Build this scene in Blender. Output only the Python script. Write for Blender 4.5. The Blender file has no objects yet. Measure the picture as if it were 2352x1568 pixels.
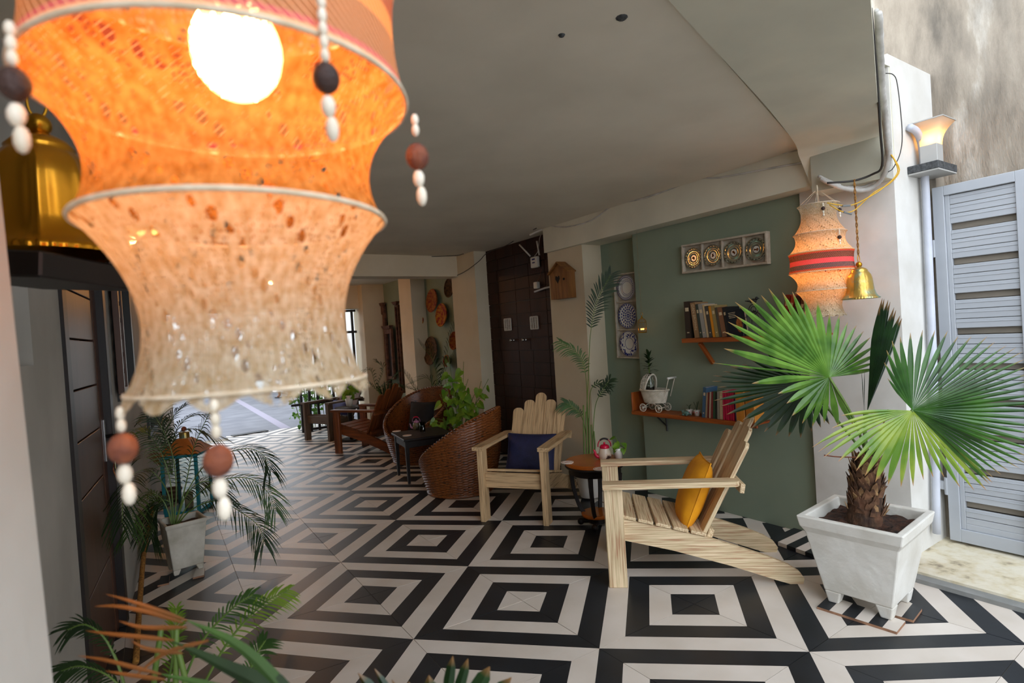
import bpy, bmesh, math, random
from math import sin, cos, pi, radians, sqrt, atan2
from mathutils import Vector, Matrix, Euler, noise
random.seed(7)
S = bpy.context.scene
COL = S.collection
V3 = Vector
# ------------------------------------------------------------------ camera
F_PX = 1300.0
YAW, PITCH, ROLL = radians(33.93), radians(-0.89), radians(-3.70)
CAM = V3((-0.4850399, -3.14164, 1.42545))
_f = V3((sin(YAW)*cos(PITCH), cos(YAW)*cos(PITCH), sin(PITCH)))
_r0 = V3((cos(YAW), -sin(YAW), 0)); _u0 = _r0.cross(_f)
_r = _r0*cos(ROLL) + _u0*sin(ROLL); _u = -_r0*sin(ROLL) + _u0*cos(ROLL)
cd = bpy.data.cameras.new('camera'); cam = bpy.data.objects.new('camera', cd); COL.objects.link(cam)
cam.matrix_world = Matrix(((_r.x,_u.x,-_f.x,CAM.x),(_r.y,_u.y,-_f.y,CAM.y),(_r.z,_u.z,-_f.z,CAM.z),(0,0,0,1)))
cd.sensor_width = 36; cd.lens = F_PX/2352*36; cd.clip_start = 0.02
cd.dof.use_dof = True; cd.dof.focus_distance = 3.3; cd.dof.aperture_fstop = 5.0
S.camera = cam
# ------------------------------------------------------------------ world, exposure
w = bpy.data.worlds.new('sky'); S.world = w; w.use_nodes = True
nt = w.node_tree; nt.nodes.clear()
wo = nt.nodes.new('ShaderNodeOutputWorld'); bg = nt.nodes.new('ShaderNodeBackground')
tc = nt.nodes.new('ShaderNodeTexCoord'); sx = nt.nodes.new('ShaderNodeSeparateXYZ'); cr = nt.nodes.new('ShaderNodeValToRGB')
cr.color_ramp.elements[0].position = 0.0; cr.color_ramp.elements[0].color = (0.88,0.93,1.0,1)
cr.color_ramp.elements[1].position = 0.9; cr.color_ramp.elements[1].color = (0.80,0.88,1.0,1)
nt.links.new(tc.outputs['Generated'], sx.inputs[0]); nt.links.new(sx.outputs['Z'], cr.inputs[0])
nt.links.new(cr.outputs[0], bg.inputs[0]); bg.inputs[1].default_value = 4.0
nt.links.new(bg.outputs[0], wo.inputs[0])
S.cycles.max_bounces = 16; S.cycles.diffuse_bounces = 10; S.cycles.transparent_max_bounces = 16
S.view_settings.view_transform = 'Standard'; S.view_settings.look = 'None'
S.view_settings.gamma = 1.0; S.view_settings.exposure = 0.15; S.view_settings.use_curve_mapping = False
# ------------------------------------------------------------------ picture point -> place point
def ray(px, py): return _r*((px-1176)/F_PX) - _u*((py-784)/F_PX) + _f
def fl(px, py, z=0.0):
    d = ray(px,py); return CAM + d*((z-CAM.z)/d.z)
def oX(px, py, x):
    d = ray(px,py); return CAM + d*((x-CAM.x)/d.x)
def oY(px, py, y):
    d = ray(px,py); return CAM + d*((y-CAM.y)/d.y)
def at(px, py, depth): return CAM + ray(px,py)*depth
def up(px, py, b):
    d = ray(px,py); hx,hy = b[0]-CAM.x, b[1]-CAM.y
    t = (d.x*hx+d.y*hy)/(d.x*d.x+d.y*d.y); return CAM + d*t
# ------------------------------------------------------------------ materials
def lin(c):
    if isinstance(c, str):
        c = c.lstrip('#'); c = [int(c[i:i+2],16)/255 for i in (0,2,4)]
        c = [x/12.92 if x<=0.04045 else ((x+0.055)/1.055)**2.4 for x in c]
    return (c[0],c[1],c[2],1.0)
def mat(name, c1, c2=None, scale=8.0, rough=0.6, stretch=(1,1,1), bump=0.0, bscale=None, metal=0.0,
        lo=0.35, hi=0.65, det=4.0, c3=None, spec=0.5, coat=0.0, rand=0.0, sss=0.0, trans=0.0, world=False, kind='noise'):
    m = bpy.data.materials.new(name); m.use_nodes = True; n = m.node_tree.nodes; l = m.node_tree.links
    b = n['Principled BSDF']; b.inputs['Roughness'].default_value = rough; b.inputs['Metallic'].default_value = metal
    b.inputs['Specular IOR Level'].default_value = spec; b.inputs['Coat Weight'].default_value = coat
    b.inputs['Base Color'].default_value = lin(c1)
    if trans: b.inputs['Transmission Weight'].default_value = trans
    t = n.new('ShaderNodeTexCoord'); mp = n.new('ShaderNodeMapping'); mp.inputs['Scale'].default_value = stretch
    src = t.outputs['Object']
    if rand:
        oi = n.new('ShaderNodeObjectInfo'); va = n.new('ShaderNodeVectorMath'); va.operation = 'ADD'
        sc = n.new('ShaderNodeMath'); sc.operation='MULTIPLY'; sc.inputs[1].default_value = 40.0
        l.new(oi.outputs['Random'], sc.inputs[0]); l.new(src, va.inputs[0]); l.new(sc.outputs[0], va.inputs[1]); src = va.outputs[0]
    l.new(src, mp.inputs[0])
    if c2 is not None:
        nz = n.new('ShaderNodeTexNoise'); nz.inputs['Scale'].default_value = scale; nz.inputs['Detail'].default_value = det
        l.new(mp.outputs[0], nz.inputs['Vector'])
        r = n.new('ShaderNodeValToRGB'); e = r.color_ramp.elements
        e[0].position = lo; e[0].color = lin(c1); e[1].position = hi; e[1].color = lin(c2)
        if c3 is not None:
            k = r.color_ramp.elements.new((lo+hi)/2); k.color = lin(c3)
        l.new(nz.outputs[0], r.inputs[0]); l.new(r.outputs[0], b.inputs['Base Color'])
    if bump:
        nb = n.new('ShaderNodeTexNoise'); nb.inputs['Scale'].default_value = bscale or scale*4; nb.inputs['Detail'].default_value = 5
        l.new(mp.outputs[0], nb.inputs['Vector'])
        bp = n.new('ShaderNodeBump'); bp.inputs['Strength'].default_value = bump; bp.inputs['Distance'].default_value = 0.01
        l.new(nb.outputs[0], bp.inputs['Height']); l.new(bp.outputs[0], b.inputs['Normal'])
    return m
def leafmat(name, c1, c2, tipc=None, rough=0.4):
    m = bpy.data.materials.new(name); m.use_nodes = True; n = m.node_tree.nodes; l = m.node_tree.links
    b = n['Principled BSDF']; b.inputs['Roughness'].default_value = rough
    t = n.new('ShaderNodeTexCoord'); nz = n.new('ShaderNodeTexNoise'); nz.inputs['Scale'].default_value = 9; l.new(t.outputs['Object'], nz.inputs['Vector'])
    r = n.new('ShaderNodeValToRGB'); e = r.color_ramp.elements; e[0].position=.35; e[1].position=.65; e[0].color=lin(c1); e[1].color=lin(c2)
    l.new(nz.outputs[0], r.inputs[0]); out = r.outputs[0]
    if tipc:
        uv = n.new('ShaderNodeUVMap'); sp = n.new('ShaderNodeSeparateXYZ'); l.new(uv.outputs[0], sp.inputs[0])
        mr = n.new('ShaderNodeMapRange'); mr.inputs['From Min'].default_value=.90; mr.inputs['From Max'].default_value=.97
        l.new(sp.outputs['Y'], mr.inputs[0]); mx = n.new('ShaderNodeMixRGB'); l.new(mr.outputs[0], mx.inputs[0]); l.new(out, mx.inputs[1]); mx.inputs[2].default_value = lin(tipc); out = mx.outputs[0]
    l.new(out, b.inputs['Base Color'])
    tr = n.new('ShaderNodeBsdfTranslucent'); l.new(out, tr.inputs[0]); ms = n.new('ShaderNodeMixShader'); ms.inputs[0].default_value=.25
    l.new(b.outputs[0], ms.inputs[1]); l.new(tr.outputs[0], ms.inputs[2]); l.new(ms.outputs[0], n['Material Output'].inputs[0])
    return m
def emit(name, col, st):
    m = bpy.data.materials.new(name); m.use_nodes = True; n = m.node_tree.nodes; n.clear()
    o = n.new('ShaderNodeOutputMaterial'); e = n.new('ShaderNodeEmission'); e.inputs[0].default_value = lin(col); e.inputs[1].default_value = st
    m.node_tree.links.new(e.outputs[0], o.inputs[0]); return m
M = {}
M['plaster'] = mat('cream_plaster', '#cfc2a8', '#c6b89c', 3, .85, bump=.12, bscale=14, lo=.3, hi=.7)
M['ceil'] = mat('ceiling_paint', '#dcd4c2', '#d2cab8', 2, .85, bump=.12, bscale=9)
M['green'] = mat('sage_green_paint', '#87937f', '#7e8b78', 1.6, .8, bump=.1, bscale=18)
M['white'] = mat('white_paint', '#d4d2cc', '#c6c3bb', 4, .7, bump=.15, bscale=20)
M['beam'] = mat('beam_paint', '#d6d2be', '#c9c6b4', 2.5, .85, bump=.1, bscale=10)
M['greyw'] = mat('grey_plaster', '#a8a49c', '#98948c', 2.5, .85, bump=.12, bscale=14)
M['grout'] = mat('grout', '#8f8471', '#6b6355', 6, .9)
M['black_st'] = mat('black_stone', '#17191c', '#22262b', 5, .40, bump=.02, rand=1, lo=.3, hi=.75, spec=.5)
M['white_st'] = mat('ivory_stone', '#d3cabf', '#c4b9ab', 4, .42, bump=.02, rand=1, lo=.3, hi=.75, spec=.5)
M['conc'] = mat('concrete', '#6c6d72', '#5a5b61', 2.0, .85, bump=.2, bscale=30)
M['thresh'] = mat('worn_cement', '#cfc7b2', '#867b66', 14, .85, bump=.35, bscale=30, lo=.42, hi=.75, c3='#c5b99c', det=8)
M['kerb'] = mat('grey_cement_edge', '#8a8a86', '#72736f', 6, .85, bump=.3)
M['dkwood'] = mat('dark_door_wood', '#50301f', '#3c2318', 5, .42, stretch=(1,1,.08), bump=.05)
M['dkframe'] = mat('black_brown_frame', '#1d120e', '#120b09', 8, .45)
M['panel'] = mat('dark_brown_panel', '#34180c', '#240f08', 7, .55, spec=.25, stretch=(1,1,.12), bump=.08, rand=1)
M['pine'] = mat('limed_pine', '#c9a67c', '#8e6f4d', 10, .55, stretch=(10,10,.5), bump=.22, bscale=20, rand=1, lo=.38, hi=.66, c3='#bb9d74', det=6)
M['pinew'] = mat('whitewashed_pine', '#dcc4a0', '#a67a5a', 10, .55, stretch=(13,13,.45), bump=.25, bscale=18, rand=1, lo=.36, hi=.68, c3='#c2ad86', det=6)
M['orwood'] = mat('orange_wood', '#84441a', '#552a0e', 8, .4, stretch=(4,4,.4), bump=.1, rand=1)
M['shelfw'] = mat('varnished_shelf_wood', '#a4541d', '#7a3710', 8, .4, stretch=(4,4,.5), bump=.1, rand=1)
M['vdark'] = mat('near_black_wood', '#1c110c', '#100a08', 10, .5, spec=.3)
M['tabletop'] = mat('honey_tabletop', '#b05c14', '#95470c', 4, .22, lo=.3, hi=.7)
M['navy'] = mat('navy_fabric', '#1c2046', '#14183a', 20, .6, bump=.2, bscale=120)
M['navy2'] = mat('blue_fabric', '#1e2a66', '#18205a', 20, .7)
M['blk'] = mat('black_fabric', '#12131a', '#0d0e14', 20, .8)
M['yellow'] = mat('mustard_fabric', '#e39a06', '#d68c04', 14, .75, bump=.25, bscale=9)
M['blackm'] = mat('black_metal', '#121212', '#1a1a1a', 20, .45)
M['steel'] = mat('steel', '#bcbcbc', None, rough=.25, metal=1)
M['brass'] = mat('antique_brass', '#b8974a', '#8ba38c', 9, .3, metal=.75, bump=.25, bscale=30, lo=.44, hi=.58)
M['gold'] = mat('gold_metal', '#d09a2c', '#a87418', 12, .3, metal=.9)
M['rope'] = mat('jute_rope', '#a5732e', '#6e471a', 80, .9)
M['yarn'] = mat('cotton_yarn', '#d6c8b0', '#c0ae92', 60, .95)
M['bead'] = mat('brown_bead', '#3b231b', '#24130f', 60, .6, bump=.4)
M['bead2'] = mat('terracotta_bead', '#8a4a2a', '#633020', 60, .7, bump=.4)
M['bead3'] = mat('white_bead', '#e5dccb', '#cfc3ad', 30, .5)
M['soil'] = mat('potting_soil', '#4a2e1e', '#1c110b', 45, .95, bump=1.0, bscale=60)
M['gloss_w'] = mat('glazed_white', '#dcdad2', '#cfcac0', 4, .2)
M['potw'] = mat('painted_cement_white', '#dcdad2', '#c9c5ba', 5, .6, bump=.5, bscale=16)
M['potd'] = mat('stained_cement_white', '#c8c3b6', '#a59f8f', 8, .65, bump=.3)
M['terra'] = mat('terracotta', '#6e3420', '#55261a', 8, .8)
M['gatem'] = mat('grey_gate_paint', '#a9adb2', '#9da1a6', 3, .42, stretch=(1,.2,1), bump=.05)
M['gateg'] = mat('gate_gap_board', '#7d7568', '#5d564c', 7, .7, stretch=(1,.3,1))
M['pipe'] = mat('pvc_pipe', '#bfc3cc', '#aeb2bc', 5, .45)
M['cablew'] = mat('white_cable', '#c9c7c2', '#a5a29b', 12, .6)
M['cabley'] = mat('yellow_wire', '#c99a12', None, rough=.5)
M['cabled'] = mat('dark_cable', '#2a2724', None, rough=.6)
M['tape'] = mat('grey_tape', '#6b6f70', None, rough=.5)
M['slate'] = mat('slate_edge', '#4d4f50', '#2f3132', 60, .8, bump=.5)
M['paint_grey'] = mat('grey_metal_base', '#a7a6a2', None, rough=.5)
M['brick'] = mat('tile_edge_clay', '#9a7358', '#7e5b44', 20, .9)
M['teal'] = mat('turquoise_wood', '#1f8a96', '#186d7a', 6, .5)
M['copper'] = mat('copper_roof', '#a5692c', '#8a5220', 8, .45, metal=.3)
M['pinkp'] = mat('crimson_enamel', '#c2123a', '#a80d30', 6, .2)
M['pink2'] = mat('mauve_enamel', '#a06a8a', '#8a5876', 6, .25)
M['white_wick'] = mat('white_wicker', '#ddd6c6', '#bfb5a0', 30, .6)
M['celadon'] = mat('celadon_glaze', '#5d7a70', '#3c5850', 10, .2)
M['plastic'] = mat('white_plastic', '#cfccc4', None, rough=.4)
M['paper'] = mat('paper_coaster', '#e4d6c4', None, rough=.8)
M['pages'] = mat('book_pages', '#cdbb98', '#b8a582', 60, .9, stretch=(1,1,.1))
M['frondD'] = leafmat('palm_leaf_dark', '#182e10', '#263f18', rough=.6)
M['frondM'] = leafmat('palm_leaf_mid', '#2f4c1e', '#46682a', rough=.55)
M['frondL'] = leafmat('palm_leaf_light', '#5c7c22', '#7f9c34')
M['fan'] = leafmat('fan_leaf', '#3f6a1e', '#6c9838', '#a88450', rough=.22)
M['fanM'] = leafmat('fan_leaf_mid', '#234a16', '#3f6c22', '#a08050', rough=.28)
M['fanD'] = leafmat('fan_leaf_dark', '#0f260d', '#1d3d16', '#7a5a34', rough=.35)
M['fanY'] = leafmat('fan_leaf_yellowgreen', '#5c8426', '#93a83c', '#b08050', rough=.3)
M['pothos'] = leafmat('pothos_leaf', '#4f7a1c', '#7f9f2a')
M['dryleaf'] = leafmat('dry_leaf', '#a8602a', '#744a20')
M['oldwood'] = mat('old_grey_wood', '#6e5a48', '#4c3c30', 10, .65, stretch=(10,10,.5), bump=.2, rand=1)
M['stem'] = mat('green_stem', '#4c6a28', '#6a8038', 10, .5)
M['trunk'] = mat('palm_trunk_fibre', '#5c3c28', '#2c1b12', 25, .9, stretch=(1,1,.5), bump=1.0, bscale=40, c3='#45301f')
M['husk'] = mat('husk_scale', '#7a563c', '#3c2619', 20, .9, bump=.6, bscale=40)
M['husk2'] = mat('pale_husk', '#a5835a', '#6d4e33', 20, .9, bump=.6)
M['skin'] = mat('skin', '#8a5a42', None, rough=.55)
M['hair'] = mat('dark_hair', '#1a1210', None, rough=.6)
M['cloth'] = mat('white_printed_cotton', '#e8e6e2', '#9a8f94', 70, .9, lo=.55, hi=.6)
M['greenery'] = leafmat('garden_leaf', '#3f6a24', '#6a9a3c')
# ------------------------------------------------------------------ mesh builder
class MB:
    def __init__(s): s.v=[]; s.f=[]; s.m=[]; s.uv=None
    def add(s, vs, fs, mi=0, X=None):
        k = len(s.v)
        for v in vs:
            v = V3(v); s.v.append(X @ v if X else v)
        for f in fs: s.f.append(tuple(i+k for i in f)); s.m.append(mi)
        return s
    def box(s, c, d, mi=0, X=None, R=None):
        hx,hy,hz = d[0]/2,d[1]/2,d[2]/2
        vs = [V3((a,b,e)) for a in (-hx,hx) for b in (-hy,hy) for e in (-hz,hz)]
        if R is not None: vs = [R @ v for v in vs]
        vs = [v+V3(c) for v in vs]
        return s.add(vs, [(0,1,3,2),(4,6,7,5),(0,4,5,1),(2,3,7,6),(0,2,6,4),(1,5,7,3)], mi, X)
    def bx(s, lo, hi, mi=0):
        return s.box([(a+b)/2 for a,b in zip(lo,hi)], [abs(b-a) for a,b in zip(lo,hi)], mi)
    def bevbox(s, c, d, bev=.003, mi=0, R=None, X=None):
        hx,hy,hz = [k/2 for k in d]; bev=min(bev,hx*.9,hy*.9,hz*.9)
        bm = bmesh.new(); bmesh.ops.create_cube(bm, size=1)
        for v in bm.verts: v.co = V3((v.co.x*d[0], v.co.y*d[1], v.co.z*d[2]))
        bmesh.ops.bevel(bm, geom=bm.edges[:], offset=bev, segments=1, affect='EDGES', profile=.5)
        vs = [(R @ v.co if R is not None else v.co.copy())+V3(c) for v in bm.verts]; bm.verts.index_update()
        fs = [[v.index for v in f.verts] for f in bm.faces]; bm.free()
        return s.add(vs, fs, mi, X)
    def tube(s, pts, r, n=8, mi=0, cap=True, closed=False):
        pts=[V3(p) for p in pts]; N=len(pts); rs = r if isinstance(r,(list,tuple)) else [r]*N
        k=len(s.v); prev=None
        for i,p in enumerate(pts):
            if closed: t=(pts[(i+1)%N]-pts[i-1])
            else: t=(pts[min(i+1,N-1)]-pts[max(i-1,0)])
            if t.length<1e-9: t=V3((0,0,1))
            t.normalize()
            if prev is None:
                a=V3((0,0,1)) if abs(t.z)<.9 else V3((1,0,0)); x=t.cross(a).normalized()
            else:
                x=prev-t*prev.dot(t); x = x.normalized() if x.length>1e-6 else t.orthogonal().normalized()
            prev=x; y=t.cross(x)
            for j in range(n):
                a=2*pi*j/n; s.v.append(p+(x*cos(a)+y*sin(a))*rs[i])
        for i in range(N if closed else N-1):
            i2=(i+1)%N
            for j in range(n):
                j2=(j+1)%n; s.f.append((k+i*n+j,k+i*n+j2,k+i2*n+j2,k+i2*n+j)); s.m.append(mi)
        if cap and not closed:
            s.f.append(tuple(k+j for j in reversed(range(n)))); s.m.append(mi)
            s.f.append(tuple(k+(N-1)*n+j for j in range(n))); s.m.append(mi)
        return s
    def lathe(s, prof, n=24, c=(0,0,0), mi=0, fn=None, a0=0, a1=2*pi):
        k=len(s.v); full=abs(a1-a0-2*pi)<1e-6; nn=n if full else n+1
        for (r,z) in prof:
            for j in range(nn):
                a=a0+(a1-a0)*j/n; rr,zz=(r,z) if fn is None else fn(r,z,a)
                s.v.append(V3((c[0]+rr*cos(a),c[1]+rr*sin(a),c[2]+zz)))
        for i in range(len(prof)-1):
            for j in range(n):
                j2=(j+1)%nn; s.f.append((k+i*nn+j,k+i*nn+j2,k+(i+1)*nn+j2,k+(i+1)*nn+j)); s.m.append(mi)
        return s
    def sph(s, c, r, n=12, mi=0, sc=(1,1,1)):
        prof=[(max(1e-5,sin(pi*i/(n//2+1)))*r, -cos(pi*i/(n//2+1))*r) for i in range(n//2+2)]
        k=len(s.v); s.lathe(prof,n,(0,0,0),mi)
        for i in range(k,len(s.v)):
            v=s.v[i]; s.v[i]=V3((v.x*sc[0]+c[0],v.y*sc[1]+c[1],v.z*sc[2]+c[2]))
        return s
    def prism(s, poly, z0, z1, mi=0, X=None):   # poly in xy, extruded in z
        n=len(poly); vs=[(p[0],p[1],z0) for p in poly]+[(p[0],p[1],z1) for p in poly]
        fs=[tuple(reversed(range(n))),tuple(range(n,2*n))]+[(i,(i+1)%n,n+(i+1)%n,n+i) for i in range(n)]
        return s.add(vs,fs,mi,X)
    def build(s, name, mats, parent=None, smooth=False, loc=None, label=None):
        me=bpy.data.meshes.new(name); me.from_pydata([tuple(v) for v in s.v],[],s.f)
        if not isinstance(mats,(list,tuple)): mats=[mats]
        for m in mats: me.materials.append(M[m] if isinstance(m,str) else m)
        if len(mats)>1: me.polygons.foreach_set('material_index', s.m)
        if smooth: me.polygons.foreach_set('use_smooth',[True]*len(me.polygons))
        if s.uv:
            ul=me.uv_layers.new(name='UVMap')
            for lp in me.loops: ul.data[lp.index].uv = s.uv[lp.vertex_index]
        me.update()
        o=bpy.data.objects.new(name,me); COL.objects.link(o)
        if parent: o.parent=parent
        if loc is not None: o.location=loc
        if label: o['label']=label
        return o
def tag(o, label, cat, group=None, kind=None):
    o['label']=label; o['category']=cat
    if group: o['group']=group
    if kind: o['kind']=kind
    return o
def thing(name, label, cat, loc=(0,0,0), rz=0, group=None):
    o=bpy.data.objects.new(name,None); COL.objects.link(o); o.location=loc; o.rotation_euler=(0,0,rz); o.empty_display_size=.05
    return tag(o,label,cat,group)
def struct(name, mb, mats, label, cat, parent=None, smooth=False):
    o=mb.build(name,mats,parent,smooth)
    if not parent: tag(o,label,cat,None,'structure')
    return o
def board(name, p0, p1, wd, th, mt, parent, side=V3((1,0,0)), bev=.003, prof=None):
    """plank from p0 to p1: local z runs along the grain, local x = width (near 'side')"""
    p0=V3(p0); p1=V3(p1); z=(p1-p0); L=z.length; z.normalize(); x=V3(side)-z*V3(side).dot(z); x.normalize(); y=z.cross(x)
    b=MB()
    if prof is None: b.bevbox((0,0,L/2),(wd,th,L),bev)
    else:  # outline list of (x, z) in metres
        n=len(prof); vs=[(q[0],-th/2,q[1]) for q in prof]+[(q[0],th/2,q[1]) for q in prof]
        b.add(vs,[tuple(range(n)),tuple(reversed(range(n,2*n)))]+[(i,n+i,n+(i+1)%n,(i+1)%n) for i in range(n)])
    o=b.build(name,mt,parent)
    o.matrix_local=Matrix(((x.x,y.x,z.x,p0.x),(x.y,y.y,z.y,p0.y),(x.z,y.z,z.z,p0.z),(0,0,0,1)))
    return o
def curve(pts, n=24):
    pts=[V3(p) for p in pts]; out=[]; P=[2*pts[0]-pts[1]]+pts+[2*pts[-1]-pts[-2]]
    segs=len(pts)-1; per=max(2,n//segs)
    for i in range(segs):
        a,b,c,d=P[i:i+4]
        for k in range(per):
            t=k/per; out.append(.5*((2*b)+(c-a)*t+(2*a-5*b+4*c-d)*t*t+(3*b-a-3*c+d)*t*t*t))
    out.append(pts[-1]); return out
# ================================================================== SETTING
U=.85; T=U/sqrt(2)
# tile joints: corners of the real laying pattern as surveyed from the picture (slightly uneven, as laid)
def survey(a, b):
    i,j=(a-b)/2,(a+b)/2
    f,yaw,pi_,ro,cx,cy,cz,k1=1334.2,radians(-12.95),radians(-.59),radians(-4.24),2.318,-2.827,1.599,-.0830
    W=V3((sin(yaw)*cos(pi_),cos(yaw)*cos(pi_),sin(pi_))); R0=V3((cos(yaw),-sin(yaw),0)); U0=R0.cross(W)
    R=R0*cos(ro)+U0*sin(ro); UU=-R0*sin(ro)+U0*cos(ro)
    d=V3((i-cx,j-cy,-cz)); dep=d.dot(W); plain=V3((a*T,b*T,0))
    if dep<.4: return plain
    x,y=d.dot(R)/dep,d.dot(UU)/dep; r2=x*x+y*y
    px,py=1176+f*x,784-f*y
    out=max(0,-px-50,px-2402,py-1618)/700.0
    if out>=1: return plain
    s=1+k1*min(r2,1.6); q=fl(1176+f*x*s,784-f*y*s)
    q=V3((q.x,q.y,0)); k=out*out*(3-2*out)
    return q*(1-k)+plain*k
corner={}
def CN(a,b):
    if (a,b) not in corner: corner[(a,b)]=survey(a,b)
    return corner[(a,b)]
fb=MB(); fb.bx((-1.5,-4.6,-.12),(3.9,7.25,-.003))
floor=struct('floor',fb,'grout','black and ivory patterned tiled floor of the covered veranda','floor')
def tile(a,b,zoff=0):
    g=.0022
    # which of the four corners are unit centres (half-integers i,j)
    cs=[(a,b),(a+1,b),(a+1,b+1),(a,b+1)]
    isC=[((x-y)%2)!=0 for x,y in cs]
    k0=[q for q in range(4) if isC[q]]
    def blackC(x,y):
        i,j=(x-y)/2,(x+y)/2; return (round(i-.5)+round(j-.5))%2==0
    c1=k0[0] if blackC(*cs[k0[0]]) else k0[1]
    # local p,q with origin at black centre
    o=cs[c1]; pA=cs[(c1+1)%4]; pB=cs[(c1-1)%4]
    du=(pA[0]-o[0],pA[1]-o[1]); dv=(pB[0]-o[0],pB[1]-o[1])
    def W(p,q):
        p=g+p*(1-2*g); q=g+q*(1-2*g); x,y=o[0]+du[0]*p+dv[0]*q, o[1]+du[1]*p+dv[1]*q
        return survey(x,y)
    mb=MB(); z=zoff
    def line(s): return ((s,0),(0,s)) if s<=1 else ((1,s-1),(s-1,1))
    for k in range(8):
        s0,s1=2*k/8,2*(k+1)/8
        a0,b0=line(s0); a1,b1=line(s1)
        if s0==0: poly=[a0,a1,b1]
        elif s1>=2: poly=[a0,(1,1),b0]
        else: poly=[a0,a1,b1,b0]
        vs=[W(*p)+V3((0,0,z)) for p in poly]
        vs2=[v-V3((0,0,.01)) for v in vs]; n=len(vs)
        nrm=(vs[1]-vs[0]).cross(vs[2]-vs[0])
        idx=list(range(n)) if nrm.z>0 else list(reversed(range(n)))
        mb.add(vs,[tuple(idx)],k%2)
        ring=vs+vs2
        mb.add(ring,[(q,(q+1)%n,n+(q+1)%n,n+q) for q in range(n)],k%2)
    return mb
def inside(a,b):
    c=survey(a+.5,b+.5); return -1.4<c.x<3.5 and -4.4<c.y<7.2
for a in range(-3,7):
    for b in range(-8,13):
        if inside(a,b):
            c=survey(a+.5,b+.5)
            if c.x>3.3 and c.y<-1.2: continue
            if c.x<-.9: continue
            o=tile(a,b,random.uniform(-.0006,.0006)).build('tile',['black_st','white_st'],floor)
# courtyard ground beyond
g=MB(); g.bx((-14,7.24,-.14),(22,40,-.02)); g.bx((-14,-14,-.16),(22,-4.55,-.03)); g.bx((3.85,-4.6,-.14),(22,7.3,-.02)); g.bx((-14,-4.6,-.14),(-1.45,7.3,-.02))
struct('ground',g,'conc','pale grey concrete courtyard ground beyond the tiles','ground')
g=MB(); a=fl(537,1003); b=fl(617,990); d=(b-a); nn=V3((-d.y,d.x,0)).normalized()*.16
g.add([a,b,b+nn,a+nn,a+V3((0,0,.015)),b+V3((0,0,.015)),b+nn+V3((0,0,.015)),a+nn+V3((0,0,.015))],[(0,3,2,1),(4,5,6,7),(0,1,5,4),(1,2,6,5),(2,3,7,6),(3,0,4,7)])
tag(g.build('door_strip','slate'),'flat dark strip lying at the far edge of the tiles','strip')
# ---- ceiling
ZC=2.42
cl=MB(); fe=lambda x: -1.99+.345*(x-.96)   # front edge of the ceiling slab runs askew
cl.prism([(-1.6,fe(-1.6)-.0),(3.5,fe(3.5)),(3.5,7.3),(-1.6,7.3)],ZC,ZC+.16)
struct('ceiling',cl,'ceil','flat pale ceiling over the whole veranda','ceiling')
for (x,y,r) in ((1428,40,.02),(1290,80,.012)):
    p=fl(x,y,ZC); b=MB(); b.lathe([(.001,-.008),(r*.7,-.006),(r,-.001),(r,0)],10,(p.x,p.y,ZC)); tag(b.build('ceiling_stub','slate'),'small dark %s stub in the ceiling above the room'%('round' if r>.015 else 'tiny'),'fixture')
# haunched front beam
def haunch():
    b=MB(); st=[]
    L=[(2.86,-1.40,2.13),(2.89,-1.37,2.20),(2.88,-1.35,2.28),(2.82,-1.355,2.35),(2.68,-1.41,2.39),(2.14,-1.60,2.405),(1.54,-1.80,2.408),(.96,-1.99,2.41),(0,-2.33,2.41),(-1.2,-2.74,2.41)]
    Rr=[(2.95,-1.755,2.13),(2.99,-1.74,2.20),(3.0,-1.72,2.28),(2.96,-1.73,2.35),(2.83,-1.785,2.385),(2.28,-2.005,2.40),(1.58,-2.29,2.40),(1.0,-2.52,2.40),(0.02,-2.9,2.40),(-1.2,-3.35,2.40)]
    L=curve(L,90); Rr=curve(Rr,90); vs=[];n=len(L)
    for l,r in zip(L,Rr): vs+= [l,r,(r[0],r[1],2.75),(l[0],l[1],2.75)]
    fs=[]
    for i in range(n-1):
        for k in range(4): fs.append((4*i+k,4*(i+1)+k,4*(i+1)+(k+1)%4,4*i+(k+1)%4))
    fs+=[(0,1,2,3),(4*n-4,4*n-1,4*n-2,4*n-3)]
    b.add(vs,fs); 
    b.add([(2.86,-1.40,2.13),(2.95,-1.755,2.13),(3.06,-1.755,2.13),(3.06,-1.36,2.13),(2.86,-1.40,2.75),(2.95,-1.755,2.75),(3.06,-1.755,2.75),(3.06,-1.36,2.75)],[(0,3,2,1),(4,5,6,7),(0,1,5,4),(2,3,7,6),(3,0,4,7)])
    return b
o=haunch().build('trim_1','beam'); [setattr(p,'use_smooth',True) for p in o.data.polygons]; o.data.set_sharp_from_angle(angle=radians(40)); tag(o,'broad pale haunched beam along the open front edge of the ceiling','beam',None,'structure')
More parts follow.
